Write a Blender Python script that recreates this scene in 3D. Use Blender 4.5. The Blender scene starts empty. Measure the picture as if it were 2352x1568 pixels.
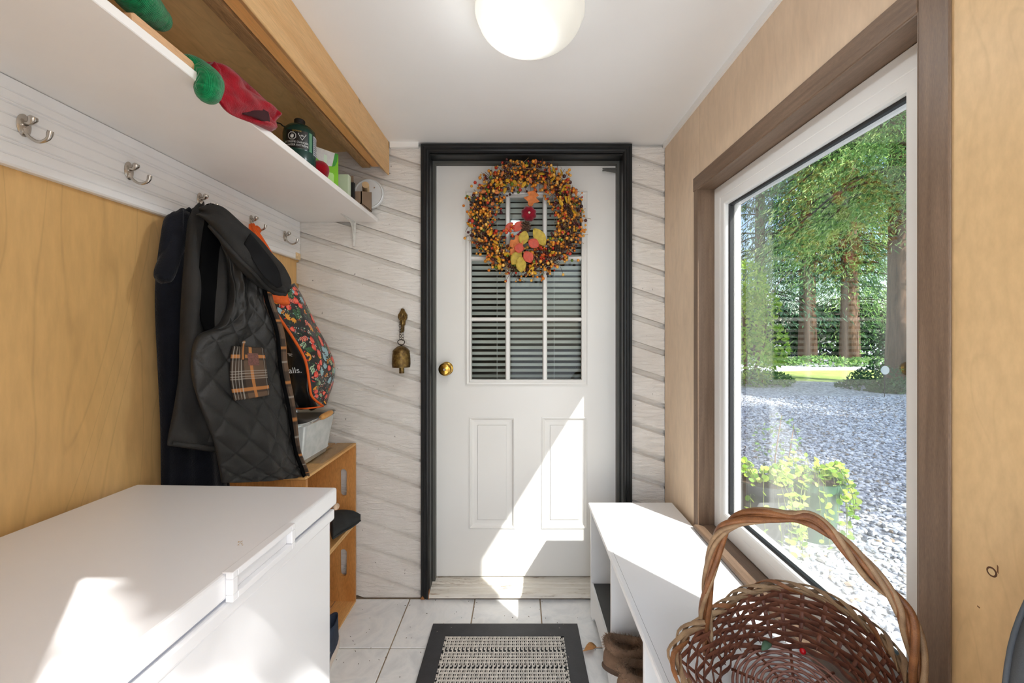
import bpy, math, random
import numpy as np
from mathutils import Vector, Matrix, Euler, noise as mnoise

S = bpy.context.scene
COL = S.collection
R2D = math.radians

# ------------------------------------------------------------------ camera, sky, sun, exposure
cam_d = bpy.data.cameras.new('camera')
cam_o = bpy.data.objects.new('camera', cam_d)
COL.objects.link(cam_o)
cam_o.location = (0, 0, 1.245)
cam_o.rotation_euler = (R2D(90), 0, 0)
cam_d.sensor_width = 36.0
cam_d.sensor_fit = 'HORIZONTAL'
cam_d.lens = 960.0 / 2352.0 * 36.0
cam_d.shift_x = -16.0 / 2352.0
cam_d.shift_y = -22.0 / 2352.0
cam_d.clip_start = 0.02
cam_d.clip_end = 300
S.camera = cam_o

SUN_DIR = Vector((-0.79, 1.0, -1.268)).normalized()
world = bpy.data.worlds.new('sky')
S.world = world
world.use_nodes = True
wn, wl = world.node_tree.nodes, world.node_tree.links
wn.clear()
w_out = wn.new('ShaderNodeOutputWorld')
w_bg = wn.new('ShaderNodeBackground')
w_sky = wn.new('ShaderNodeTexSky')
w_sky.sky_type = 'NISHITA'
w_sky.sun_disc = False
w_sky.sun_elevation = R2D(44.9)
w_sky.sun_rotation = math.atan2(-SUN_DIR.x, -SUN_DIR.y)
w_sky.air_density = 1.0
w_sky.dust_density = 2.0
w_sky.ozone_density = 1.0
w_hs = wn.new('ShaderNodeHueSaturation')
w_hs.inputs['Saturation'].default_value = 1.05
wl.new(w_sky.outputs[0], w_hs.inputs['Color'])
wl.new(w_hs.outputs[0], w_bg.inputs['Color'])
w_bg.inputs['Strength'].default_value = 0.36
wl.new(w_bg.outputs[0], w_out.inputs['Surface'])

sun_d = bpy.data.lights.new('sun', 'SUN')
sun_d.energy = 10.0
sun_d.angle = R2D(0.53)
sun_d.color = (1.0, 0.975, 0.94)
sun_o = bpy.data.objects.new('sun', sun_d)
sun_o.rotation_euler = SUN_DIR.to_track_quat('-Z', 'Y').to_euler()
COL.objects.link(sun_o)

# fill lamp added behind the camera, standing in for daylight at the open entrance
for nm, loc, tgt, sx, sy, en in (('entrance_fill', (0.28, -0.55, 1.30), (-0.1, 1.6, 1.25), 0.9, 1.6, 6.0),):
    ad = bpy.data.lights.new(nm, 'AREA')
    ad.shape = 'RECTANGLE'
    ad.size, ad.size_y = sx, sy
    ad.energy = en
    ad.color = (0.80, 0.92, 1.0)
    ao = bpy.data.objects.new(nm, ad)
    ao.location = loc
    ao.rotation_euler = (Vector(tgt) - Vector(loc)).to_track_quat('-Z', 'Z').to_euler()
    COL.objects.link(ao)
LAMP_W = 16.0

S.view_settings.view_transform = 'Standard'
S.view_settings.look = 'None'
S.view_settings.exposure = 0.42
S.view_settings.gamma = 1.0
S.view_settings.use_curve_mapping = False
try:
    S.cycles.max_bounces = 10
    S.cycles.diffuse_bounces = 6
    S.cycles.glossy_bounces = 4
    S.cycles.transparent_max_bounces = 24
    S.cycles.transmission_bounces = 6
    S.cycles.caustics_reflective = False
    S.cycles.caustics_refractive = False
    S.cycles.sample_clamp_indirect = 6.0
    S.cycles.use_denoising = True
except Exception:
    pass

# ------------------------------------------------------------------ placing helpers (a pixel of the source image -> a point of the room)
def W(px, py, Y):
    return Vector(((px - 1192.0) * Y / 960.0, Y, 1.245 - (py - 762.0) * Y / 960.0))
def WX(px, py, X):
    return W(px, py, X * 960.0 / (px - 1192.0))
def WZ(px, py, Z):
    return W(px, py, (1.245 - Z) * 960.0 / (py - 762.0))

def lin(r, g, b):
    f = lambda c: (c / 255.0) / 12.92 if c <= 10.31 else ((c / 255.0 + 0.055) / 1.055) ** 2.4
    return (f(r), f(g), f(b))

# ------------------------------------------------------------------ materials
class NT:
    def __init__(self, name):
        self.m = bpy.data.materials.new(name)
        self.m.use_nodes = True
        self.t = self.m.node_tree
        self.n, self.l = self.t.nodes, self.t.links
        self.n.clear()
        self.out = self.n.new('ShaderNodeOutputMaterial')
        self.b = self.n.new('ShaderNodeBsdfPrincipled')
        self.l.new(self.b.outputs[0], self.out.inputs[0])
    def node(self, t, **kw):
        x = self.n.new(t)
        for k, v in kw.items():
            if k.startswith('i_'):
                x.inputs[k[2:].replace('_', ' ')].default_value = v
            else:
                setattr(x, k, v)
        return x
    def coords(self, scale=(1, 1, 1), rot=(0, 0, 0), kind='Object'):
        tc = self.node('ShaderNodeTexCoord')
        mp = self.node('ShaderNodeMapping')
        mp.inputs['Scale'].default_value = scale
        mp.inputs['Rotation'].default_value = rot
        self.l.new(tc.outputs[kind], mp.inputs[0])
        return mp.outputs[0]
    def noise(self, vec, scale, detail=3, rough=0.55, dist=0.0):
        x = self.node('ShaderNodeTexNoise')
        x.inputs['Scale'].default_value = scale
        x.inputs['Detail'].default_value = detail
        x.inputs['Roughness'].default_value = rough
        x.inputs['Distortion'].default_value = dist
        self.l.new(vec, x.inputs['Vector'])
        return x.outputs[0]
    def math(self, op, a, b=None):
        x = self.node('ShaderNodeMath', operation=op)
        for i, v in enumerate((a, b)):
            if v is None:
                continue
            if isinstance(v, (int, float)):
                x.inputs[i].default_value = v
            else:
                self.l.new(v, x.inputs[i])
        return x.outputs[0]
    def ramp(self, fac, stops, interp='LINEAR'):
        x = self.node('ShaderNodeValToRGB')
        x.color_ramp.interpolation = interp
        e = x.color_ramp.elements
        while len(e) < len(stops):
            e.new(0.5)
        for el, (p, c) in zip(e, stops):
            el.position = p
            el.color = (*c[:3], 1)
        self.l.new(fac, x.inputs[0])
        return x.outputs[0]
    def mix(self, fac, a, b, mode='MIX'):
        x = self.node('ShaderNodeMix', data_type='RGBA', blend_type=mode)
        for i, v in ((0, fac), (6, a), (7, b)):
            if isinstance(v, (int, float)):
                x.inputs[i].default_value = v
            elif isinstance(v, tuple):
                x.inputs[i].default_value = (*v[:3], 1)
            else:
                self.l.new(v, x.inputs[i])
        return x.outputs[2]
    def bump(self, h, strength=0.2, dist=0.01):
        x = self.node('ShaderNodeBump')
        x.inputs['Strength'].default_value = strength
        x.inputs['Distance'].default_value = dist
        self.l.new(h, x.inputs['Height'])
        self.l.new(x.outputs[0], self.b.inputs['Normal'])
    def set(self, col=None, rough=None, metal=None, spec=None, **kw):
        if col is not None:
            if isinstance(col, tuple):
                self.b.inputs['Base Color'].default_value = (*col[:3], 1)
            else:
                self.l.new(col, self.b.inputs['Base Color'])
        if rough is not None:
            if isinstance(rough, (int, float)):
                self.b.inputs['Roughness'].default_value = rough
            else:
                self.l.new(rough, self.b.inputs['Roughness'])
        if metal is not None:
            self.b.inputs['Metallic'].default_value = metal
        if spec is not None:
            self.b.inputs['Specular IOR Level'].default_value = spec
        for k, v in kw.items():
            self.b.inputs[k.replace('_', ' ')].default_value = v
        return self

def plain(name, col, rough=0.5, metal=0.0, var=0.06, scale=8.0, bump=0.0, bscale=60.0, spec=0.5, **kw):
    """Base colour with a slow procedural unevenness and, if asked, fine relief."""
    t = NT(name)
    v = t.coords()
    f = t.noise(v, scale, 3)
    dark = tuple(c * (1 - var) for c in col)
    lite = tuple(min(1, c * (1 + var)) for c in col)
    t.set(t.ramp(f, [(0.3, dark), (0.7, lite)]), rough, metal, spec, **kw)
    if bump:
        t.bump(t.noise(v, bscale, 3), bump, 0.004)
    return t.m

def wood(name, c_lo, c_hi, stretch=(6, 6, 0.6), scale=3.0, line=0.0, lines=9.0, rough=0.5, fine=0.15, bump=0.05, knots=False, spec=0.4):
    """Veneer: slow figure plus contour lines of the same noise, plus fine streaks along the grain."""
    t = NT(name)
    v = t.coords(stretch)
    f = t.noise(v, scale, 2, 0.5, 0.6)
    col = t.ramp(f, [(0.25, c_lo), (0.75, c_hi)])
    if line:
        s = t.math('ABSOLUTE', t.math('SINE', t.math('MULTIPLY', f, lines * 6.28)))
        m = t.ramp(s, [(0.0, (1, 1, 1)), (0.22, (0, 0, 0))])
        col = t.mix(t.math('MULTIPLY', m, line), col, tuple(c * 0.62 for c in c_lo))
    v2 = t.coords(tuple(a * 9 for a in stretch[:]))
    g = t.noise(v2, scale * 2.2, 4, 0.6)
    gm = t.ramp(g, [(0.3, (1 - fine,) * 3), (0.7, (1 + fine * 0.4,) * 3)])
    col = t.mix(1.0, col, gm, 'MULTIPLY')
    if knots:
        vo = t.node('ShaderNodeTexVoronoi')
        vo.inputs['Scale'].default_value = 3.3
        t.l.new(t.coords((1.3, 1.3, 1.0)), vo.inputs['Vector'])
        k = t.ramp(vo.outputs['Distance'], [(0.03, (1, 1, 1)), (0.075, (0, 0, 0))])
        col = t.mix(t.math('MULTIPLY', k, 0.8), col, tuple(c * 0.25 for c in c_lo))
    t.set(col, rough, 0, spec)
    if bump:
        t.bump(g, bump, 0.004)
    return t.m

def attr_mat(name, rough=0.6, metal=0.0, bump=0.0, bscale=120.0, sheen=0.0, trans=0.0, spec=0.4, var=0.0):
    t = NT(name)
    a = t.node('ShaderNodeAttribute')
    a.attribute_name = 'Col'
    c = a.outputs['Color']
    if var:
        f = t.noise(t.coords(), 14.0, 3)
        c = t.mix(1.0, c, t.ramp(f, [(0.3, (1 - var,) * 3), (0.7, (1.0,) * 3)]), 'MULTIPLY')
    t.set(c, rough, metal, spec)
    if sheen:
        t.b.inputs['Sheen Weight'].default_value = sheen
    if bump:
        t.bump(t.noise(t.coords(), bscale, 2), bump, 0.003)
    if trans:
        tr = t.node('ShaderNodeBsdfTranslucent')
        t.l.new(c, tr.inputs[0])
        mx = t.node('ShaderNodeMixShader')
        mx.inputs[0].default_value = trans
        t.l.new(t.b.outputs[0], mx.inputs[1])
        t.l.new(tr.outputs[0], mx.inputs[2])
        t.l.new(mx.outputs[0], t.out.inputs[0])
    return t.m

def glass_mat(name, tint=(0.97, 0.985, 0.98), ior=1.5, boost=1.0):
    """Thin pane: clear transmission with a Fresnel reflection."""
    t = NT(name)
    t.n.remove(t.b)
    tr = t.node('ShaderNodeBsdfTransparent')
    tr.inputs[0].default_value = (*tint, 1)
    gl = t.node('ShaderNodeBsdfGlossy')
    gl.inputs['Roughness'].default_value = 0.0
    fr = t.node('ShaderNodeFresnel')
    ge = t.node('ShaderNodeNewGeometry')
    t.l.new(t.math('ADD', t.math('MULTIPLY', ge.outputs['Backfacing'], 1.0 / ior - ior), ior), fr.inputs['IOR'])
    mx = t.node('ShaderNodeMixShader')
    t.l.new(t.math('MULTIPLY', fr.outputs[0], boost), mx.inputs[0])
    t.l.new(tr.outputs[0], mx.inputs[1])
    t.l.new(gl.outputs[0], mx.inputs[2])
    t.l.new(mx.outputs[0], t.out.inputs[0])
    return t.m

# ------------------------------------------------------------------ mesh helpers
class MB:
    def __init__(self):
        self.v, self.f, self.c = [], [], []
        self.col = (0.8, 0.8, 0.8)
    def add(self, verts, faces, col=None):
        o = len(self.v)
        self.v.extend([tuple(x) for x in verts])
        self.f.extend([tuple(i + o for i in fc) for fc in faces])
        self.c.extend([col or self.col] * len(verts))
        return o
    def box(self, x0, x1, y0, y1, z0, z1, col=None):
        vs = [(x, y, z) for z in (z0, z1) for y in (y0, y1) for x in (x0, x1)]
        self.add(vs, [(0, 2, 3, 1), (4, 5, 7, 6), (0, 1, 5, 4), (2, 6, 7, 3), (0, 4, 6, 2), (1, 3, 7, 5)], col)
        return self
    def obox(self, c, ax, ay, az, col=None):
        """box from a centre and three half-axis vectors"""
        c, ax, ay, az = map(Vector, (c, ax, ay, az))
        vs = [c + ax * i + ay * j + az * k for k in (-1, 1) for j in (-1, 1) for i in (-1, 1)]
        self.add(vs, [(0, 2, 3, 1), (4, 5, 7, 6), (0, 1, 5, 4), (2, 6, 7, 3), (0, 4, 6, 2), (1, 3, 7, 5)], col)
        return self
    def prism(self, poly, axis, a0, a1, col=None):
        """polygon in the two other axes (cyclic order), pushed along axis from a0 to a1"""
        n = len(poly)
        def P(p, a):
            return {0: (a, p[0], p[1]), 1: (p[0], a, p[1]), 2: (p[0], p[1], a)}[axis]
        vs = [P(p, a0) for p in poly] + [P(p, a1) for p in poly]
        fs = [tuple(range(n)), tuple(range(2 * n - 1, n - 1, -1))] + [(i, i + n, (i + 1) % n + n, (i + 1) % n) for i in range(n)]
        self.add(vs, fs, col)
        return self
    def tube(self, pts, rad, n=8, col=None, caps=True, flat=1.0):
        pts = [Vector(p) for p in pts]
        m = len(pts)
        rads = rad if isinstance(rad, (list, tuple)) else [rad] * m
        tan = [(pts[min(i + 1, m - 1)] - pts[max(i - 1, 0)]).normalized() for i in range(m)]
        up = Vector((0, 0, 1)) if abs(tan[0].z) < 0.9 else Vector((1, 0, 0))
        a = tan[0].cross(up).normalized()
        vs, fs = [], []
        for i in range(m):
            a = (a - tan[i] * a.dot(tan[i]))
            a = a.normalized() if a.length > 1e-6 else tan[i].orthogonal().normalized()
            b = tan[i].cross(a)
            for k in range(n):
                t = 2 * math.pi * k / n
                vs.append(pts[i] + (a * math.cos(t) + b * math.sin(t) * flat) * rads[i])
        for i in range(m - 1):
            for k in range(n):
                k2 = (k + 1) % n
                fs.append((i * n + k, i * n + k2, (i + 1) * n + k2, (i + 1) * n + k))
        if caps:
            fs.append(tuple(range(n - 1, -1, -1)))
            fs.append(tuple(range((m - 1) * n, m * n)))
        self.add(vs, fs, col)
        return self
    def ring(self, pts, rad, n=6, col=None):
        """closed tube"""
        pts = [Vector(p) for p in pts]
        m = len(pts)
        nrm = Vector((0, 0, 0))
        for i in range(m):
            nrm += pts[i].cross(pts[(i + 1) % m])
        vs, fs = [], []
        c = sum(pts, Vector()) / m
        nn = Vector((0, 0, 0))
        for i in range(m):
            nn += (pts[i] - c).cross(pts[(i + 1) % m] - c)
        nn.normalize()
        for i in range(m):
            t = (pts[(i + 1) % m] - pts[i - 1]).normalized()
            a = t.cross(nn).normalized()
            b = t.cross(a)
            for k in range(n):
                q = 2 * math.pi * k / n
                vs.append(pts[i] + (a * math.cos(q) + b * math.sin(q)) * (rad[i] if isinstance(rad, list) else rad))
        for i in range(m):
            for k in range(n):
                fs.append((i * n + k, i * n + (k + 1) % n, ((i + 1) % m) * n + (k + 1) % n, ((i + 1) % m) * n + k))
        self.add(vs, fs, col)
        return self
    def lathe(self, prof, n=24, axis=2, origin=(0, 0, 0), col=None, sign=1):
        """profile of (radius, height) turned about an axis through origin"""
        o = Vector(origin)
        m = len(prof)
        vs = []
        for r, h in prof:
            for k in range(n):
                t = 2 * math.pi * k / n
                c, s = r * math.cos(t), r * math.sin(t)
                p = {2: (c, s, h * sign), 1: (c, h * sign, s), 0: (h * sign, c, s)}[axis]
                vs.append(o + Vector(p))
        fs = []
        for i in range(m - 1):
            for k in range(n):
                fs.append((i * n + k, i * n + (k + 1) % n, (i + 1) * n + (k + 1) % n, (i + 1) * n + k))
        if prof[0][0] > 1e-6:
            fs.append(tuple(range(n - 1, -1, -1)))
        if prof[-1][0] > 1e-6:
            fs.append(tuple(range((m - 1) * n, m * n)))
        self.add(vs, fs, col)
        return self
    def ball(self, c, r, nu=10, nv=6, col=None, scale=(1, 1, 1), rot=None):
        c = Vector(c)
        vs, fs = [], []
        def put(p):
            p = Vector((p[0] * scale[0], p[1] * scale[1], p[2] * scale[2])) * r
            if rot is not None:
                p = rot @ p
            vs.append(c + p)
        put((0, 0, 1))
        for j in range(1, nv):
            t = math.pi * j / nv
            for i in range(nu):
                q = 2 * math.pi * i / nu
                put((math.sin(t) * math.cos(q), math.sin(t) * math.sin(q), math.cos(t)))
        put((0, 0, -1))
        last = len(vs) - 1
        for i in range(nu):
            fs.append((0, 1 + i, 1 + (i + 1) % nu))
            fs.append((last, last - nu + (i + 1) % nu, last - nu + i))
        for j in range(nv - 2):
            for i in range(nu):
                a = 1 + j * nu + i
                b = 1 + j * nu + (i + 1) % nu
                fs.append((a, a + nu, b + nu, b))
        self.add(vs, fs, col)
        return self
    def grid(self, P, closed_u=False, col=None, cols=None):
        """P[i][j] lattice of points"""
        ni, nj = len(P), len(P[0])
        o = len(self.v)
        for i in range(ni):
            for j in range(nj):
                self.v.append(tuple(P[i][j]))
                self.c.append(cols[i][j] if cols is not None else (col or self.col))
        for i in range(ni - 1):
            for j in range(nj if closed_u else nj - 1):
                j2 = (j + 1) % nj
                self.f.append((o + i * nj + j, o + i * nj + j2, o + (i + 1) * nj + j2, o + (i + 1) * nj + j))
        return o

def obj(name, mb, mat, parent=None, smooth=False, bevel=0.0, kind=None, label=None, segs=2, recalc=True, angle=None):
    me = bpy.data.meshes.new(name)
    me.from_pydata(mb.v, [], mb.f)
    if recalc:
        import bmesh
        bm = bmesh.new()
        bm.from_mesh(me)
        bmesh.ops.recalc_face_normals(bm, faces=bm.faces[:])
        bm.to_mesh(me)
        bm.free()
    if any(c != mb.c[0] for c in mb.c[:]) or (mat and 'attr' in mat.name):
        at = me.color_attributes.new('Col', 'FLOAT_COLOR', 'POINT')
        arr = np.ones((len(mb.v), 4), dtype=np.float32)
        arr[:, :3] = np.array([c[:3] for c in mb.c], dtype=np.float32)
        at.data.foreach_set('color', arr.ravel())
    me.materials.append(mat)
    if smooth:
        me.polygons.foreach_set('use_smooth', [True] * len(me.polygons))
        if angle:
            try:
                me.set_sharp_from_angle(angle=R2D(angle))
            except Exception:
                pass
    me.update()
    o = bpy.data.objects.new(name, me)
    COL.objects.link(o)
    if bevel:
        b = o.modifiers.new('edge', 'BEVEL')
        b.width = bevel
        b.segments = segs
        b.limit_method = 'ANGLE'
        b.angle_limit = R2D(40)
    if parent is not None:
        o.parent = parent
        o.matrix_parent_inverse = ORIGIN[parent.name].inverted()
        ORIGIN[o.name] = Matrix.Identity(4)
    else:
        ORIGIN[o.name] = Matrix.Identity(4)
    if kind:
        o['kind'] = kind
    if label:
        o['label'] = label
    return o
ORIGIN = {}

def tag(o, label=None, cat=None, group=None, kind=None):
    for k, v in (('label', label), ('category', cat), ('group', group), ('kind', kind)):
        if v:
            o[k] = v
    return o
def thing(name, label, cat, loc=(0, 0, 0), group=None, kind=None):
    o = bpy.data.objects.new(name, None)
    o.empty_display_size = 0.05
    o.location = loc
    COL.objects.link(o)
    ORIGIN[o.name] = Matrix.Translation(Vector(loc))
    return tag(o, label, cat, group, kind)
def struct(name, mb=None, mat=None, label=None, cat=None, **kw):
    if mb is None:
        o = thing(name, label, cat)
    else:
        o = obj(name, mb, mat, **kw)
    return tag(o, label, cat, None, 'structure')
def copy_part(src, name, parent, mw):
    """another part sharing the mesh of src, placed by a world matrix"""
    o = bpy.data.objects.new(name, src.data)
    COL.objects.link(o)
    o.parent = parent
    o.matrix_parent_inverse = ORIGIN[parent.name].inverted()
    o.matrix_basis = mw
    ORIGIN[o.name] = mw.copy()
    return o

def catmull(P, n):
    """smooth resampling of control points (sequence of vectors/tuples) to n points"""
    P = [np.array(p, float) for p in P]
    m = len(P)
    if m == 2:
        return [P[0] + (P[1] - P[0]) * i / (n - 1) for i in range(n)]
    out = []
    for k in range(n):
        t = k / (n - 1) * (m - 1)
        i = min(int(t), m - 2)
        u = t - i
        p1, p2 = P[i], P[i + 1]
        p0 = P[i - 1] if i > 0 else 2 * p1 - p2
        p3 = P[i + 2] if i + 2 < m else 2 * p2 - p1
        out.append(0.5 * ((2 * p1) + (-p0 + p2) * u + (2 * p0 - 5 * p1 + 4 * p2 - p3) * u * u + (-p0 + 3 * p1 - 3 * p2 + p3) * u ** 3))
    return out

def pillow(A, B, thick, nu=24, nv=40, disp=None, colf=None, mb=None, power=0.5, backk=1.0):
    """A cloth body between two edge curves A and B: a closed lens-section loft. disp(u,v)->extra front offset, colf(u,v)->colour.
    Returns mesh builder and the front surface as S[v][u]."""
    mb = mb or MB()
    a, b = catmull(A, nv), catmull(B, nv)
    rows, cols, front = [], [], []
    th = thick if callable(thick) else (lambda v: thick)
    for i in range(nv):
        v = i / (nv - 1)
        ax = b[i] - a[i]
        i0, i1 = max(i - 1, 0), min(i + 1, nv - 1)
        dn = (a[i1] + b[i1]) - (a[i0] + b[i0])
        nrm = np.cross(dn, ax)
        L = np.linalg.norm(nrm)
        nrm = nrm / L if L > 1e-9 else np.array([1., 0, 0])
        mid = (a[i] + b[i]) / 2
        if np.dot(nrm, np.array([0, 0, 1.245]) - mid) < 0:
            nrm = -nrm
        fr, bk, cf = [], [], []
        for j in range(nu):
            u = j / (nu - 1)
            w = max(0.0, 1 - (2 * u - 1) ** 2) ** power
            p = a[i] + ax * u
            d = disp(u, v) if disp else 0.0
            fr.append(p + nrm * (th(v) * w + d * min(1, w * 2)))
            bk.append(p - nrm * th(v) * w * backk)
            cf.append(colf(u, v) if colf else mb.col)
        front.append(fr)
        rows.append(fr + bk[-2:0:-1])
        cols.append(cf + cf[-2:0:-1])
    o = mb.grid(rows, closed_u=True, cols=cols)
    n = len(rows[0])
    mb.f.append(tuple(o + k for k in range(n - 1, -1, -1)))
    mb.f.append(tuple(o + (nv - 1) * n + k for k in range(n)))
    return mb, front

def clip(poly, a, b, c):
    """keep the part of a 2-D polygon where a*x+b*y<=c"""
    out = []
    for i in range(len(poly)):
        p, q = poly[i], poly[(i + 1) % len(poly)]
        dp, dq = a * p[0] + b * p[1] - c, a * q[0] + b * q[1] - c
        if dp <= 0:
            out.append(p)
        if dp * dq < 0:
            t = dp / (dp - dq)
            out.append((p[0] + (q[0] - p[0]) * t, p[1] + (q[1] - p[1]) * t))
    return out

def holed(mb, u0, u1, v0, v1, holes, d0, d1, axis):
    """a slab in the plane across axis with rectangular holes, as a grid of boxes"""
    us = sorted({u0, u1, *[h[0] for h in holes], *[h[1] for h in holes]})
    vs = sorted({v0, v1, *[h[2] for h in holes], *[h[3] for h in holes]})
    us = [u for u in us if u0 <= u <= u1]
    vs = [v for v in vs if v0 <= v <= v1]
    for i in range(len(us) - 1):
        for j in range(len(vs) - 1):
            cu, cv = (us[i] + us[i + 1]) / 2, (vs[j] + vs[j + 1]) / 2
            if any(h[0] < cu < h[1] and h[2] < cv < h[3] for h in holes):
                continue
            a = (us[i], us[i + 1], vs[j], vs[j + 1])
            if axis == 0:
                mb.box(d0, d1, a[0], a[1], a[2], a[3])
            elif axis == 1:
                mb.box(a[0], a[1], d0, d1, a[2], a[3])
            else:
                mb.box(a[0], a[1], a[2], a[3], d0, d1)
    return mb

def frame_sides(rect, prof, axis, at, sign=1):
    """mitred frame: profile of (inset from the outer rectangle, height off the plane); one mesh builder per side: bottom, right, top, left"""
    u0, u1, v0, v1 = rect
    def P(u, v, h):
        return (at + sign * h, u, v) if axis == 0 else (u, at + sign * h, v)
    cor = lambda i: [(u0 + i, v0 + i), (u1 - i, v0 + i), (u1 - i, v1 - i), (u0 + i, v1 - i)]
    out = []
    n = len(prof)
    for s in range(4):
        m = MB()
        vs = []
        for e in (s, (s + 1) % 4):
            for i, h in prof:
                c = cor(i)[e]
                vs.append(P(c[0], c[1], h))
        fs = [tuple(range(n)), tuple(range(2 * n - 1, n - 1, -1))] + [(k, (k + 1) % n, (k + 1) % n + n, k + n) for k in range(n)]
        m.add(vs, fs)
        out.append(m)
    return out
def join(ms):
    r = MB()
    for m in ms:
        r.add(m.v, m.f)
    return r
def text_obj(name, body, size, mat, mw, parent, extrude=0.0003, align='CENTER', sx=1.0):
    cu = bpy.data.curves.new(name, 'FONT')
    cu.body = body
    cu.size = size
    cu.extrude = extrude
    cu.align_x = align
    cu.align_y = 'CENTER'
    to = bpy.data.objects.new(name + '_tmp', cu)
    COL.objects.link(to)
    dg = bpy.context.evaluated_depsgraph_get()
    me = bpy.data.meshes.new_from_object(to.evaluated_get(dg))
    bpy.data.objects.remove(to)
    if sx != 1.0:
        for v in me.vertices:
            v.co.x *= sx
    me.materials.clear()
    me.materials.append(mat)
    o = bpy.data.objects.new(name, me)
    COL.objects.link(o)
    o.parent = parent
    o.matrix_parent_inverse = ORIGIN[parent.name].inverted()
    o.matrix_basis = mw
    ORIGIN[o.name] = mw.copy()
    return o
rnd = random.Random(7)
# ================================================================== MATERIALS OF THE ROOM
M = {}
M['white_wall'] = plain('white_ceiling_paint', lin(240, 239, 237), 0.6, var=0.015, scale=3)
M['ply_left'] = wood('plywood_left', lin(212, 168, 106), lin(228, 186, 126), (2.2, 2.2, 0.45), 1.3, 0.30, 9, 0.42, 0.10, 0.02)
M['ply_right'] = wood('plywood_right', lin(214, 188, 158), lin(228, 204, 176), (2.0, 2.0, 0.55), 1.2, 0.08, 5, 0.45, 0.09, 0.02)
M['ply_near'] = wood('plywood_near', lin(208, 172, 122), lin(226, 192, 144), (2.6, 2.6, 1.1), 1.5, 0.14, 5, 0.45, 0.10, 0.02)
M['ply_dark'] = wood('plywood_soffit', lin(222, 186, 130), lin(234, 202, 148), (2.5, 0.6, 2.5), 1.4, 0.2, 7, 0.55, 0.12, 0.02)
M['brown_trim'] = wood('brown_laminate_trim', lin(112, 90, 72), lin(136, 112, 92), (14, 14, 0.9), 5, 0.0, 9, 0.42, 0.28, 0.06)
M['brown_trim_h'] = wood('brown_laminate_trim_level', lin(112, 90, 72), lin(136, 112, 92), (14, 0.9, 14), 5, 0.0, 9, 0.42, 0.28, 0.06)
M['fir'] = wood('fir_beam_clear', lin(222, 174, 116), lin(236, 196, 140), (7, 0.5, 7), 2.2, 0.18, 7, 0.45, 0.16, 0.03, knots=True)
M['fir_orange'] = wood('fir_beam_orange', lin(234, 168, 98), lin(244, 186, 118), (7, 0.5, 7), 2.2, 0.12, 7, 0.45, 0.14, 0.03)
M['rough_lumber'] = wood('rough_dark_lumber', lin(146, 110, 72), lin(188, 150, 104), (7, 0.7, 7), 2.4, 0.4, 6, 0.7, 0.4, 0.15, knots=True)
M['black_trim'] = plain('black_gloss_trim', lin(27, 27, 27), 0.36, var=0.2, scale=14, bump=0.04, bscale=40, spec=0.3)
M['grey_stop'] = plain('dark_grey_weather_strip', lin(84, 83, 78), 0.55, var=0.1)
M['vinyl'] = plain('white_vinyl_frame', lin(236, 235, 232), 0.32, var=0.01)
M['gasket'] = plain('black_rubber_gasket', lin(34, 35, 37), 0.5, var=0.1)
M['door_paint'] = plain('white_door_enamel', lin(228, 226, 221), 0.33, var=0.02, scale=2.5, bump=0.02, bscale=30)
M['rail_paint'] = plain('white_beadboard_paint', lin(238, 237, 236), 0.45, var=0.02, scale=9)
M['shelf_paint'] = plain('white_melamine', lin(240, 236, 232), 0.4, var=0.012)
M['brass'] = plain('polished_brass', lin(196, 156, 74), 0.22, 1.0, var=0.15, scale=40)
M['nickel'] = plain('brushed_nickel', lin(196, 190, 182), 0.25, 1.0, var=0.1, scale=60)
M['glass'] = glass_mat('window_glass', boost=2.6)
M['door_glass'] = glass_mat('door_glass', (0.93, 0.95, 0.94), boost=0.3)
M['slat'] = plain('white_blind_slat', lin(222, 224, 218), 0.4, var=0.02)

def siding_mat():
    t = NT('painted_rough_sawn_siding')
    oi = t.node('ShaderNodeObjectInfo')
    v = t.coords((2.0, 2.0, 9.0), (0, R2D(-18), 0))
    g = t.noise(v, 9, 5, 0.65, 0.8)
    f = t.noise(t.coords(), 5, 3)
    col = t.ramp(f, [(0.3, lin(226, 220, 212)), (0.7, lin(238, 234, 228))])
    col = t.mix(t.math('MULTIPLY', oi.outputs['Random'], 0.16), col, lin(214, 202, 192))
    sp = t.noise(t.coords((1.4, 1, 1)), 46, 2, 0.5)
    spm = t.ramp(sp, [(0.735, (0, 0, 0)), (0.765, (1, 1, 1))])
    col = t.mix(t.math('MULTIPLY', spm, 0.75), col, lin(92, 78, 64))
    t.set(col, 0.5, 0, 0.35)
    t.bump(g, 0.9, 0.009)
    return t.m
M['siding'] = siding_mat()

def tile_mat():
    t = NT('pale_marbled_ceramic')
    oi = t.node('ShaderNodeObjectInfo')
    tc = t.node('ShaderNodeTexCoord')
    ad = t.node('ShaderNodeVectorMath', operation='ADD')
    mu = t.node('ShaderNodeVectorMath', operation='SCALE')
    cx = t.node('ShaderNodeCombineXYZ')
    for i in range(3):
        t.l.new(oi.outputs['Random'], cx.inputs[i])
    t.l.new(cx.outputs[0], mu.inputs[0])
    mu.inputs['Scale'].default_value = 37.0
    t.l.new(tc.outputs['Object'], ad.inputs[0])
    t.l.new(mu.outputs[0], ad.inputs[1])
    f = t.noise(ad.outputs[0], 4.5, 5, 0.6, 2.2)
    col = t.ramp(f, [(0.3, lin(220, 222, 223)), (0.48, lin(236, 237, 237)), (0.52, lin(240, 240, 239)), (0.7, lin(226, 227, 227))])
    t.set(col, 0.22, 0, 0.5)
    return t.m
M['tile'] = tile_mat()
M['grout'] = plain('tan_grout', lin(152, 134, 112), 0.9, var=0.25, scale=30)
M['sill'] = None
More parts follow.
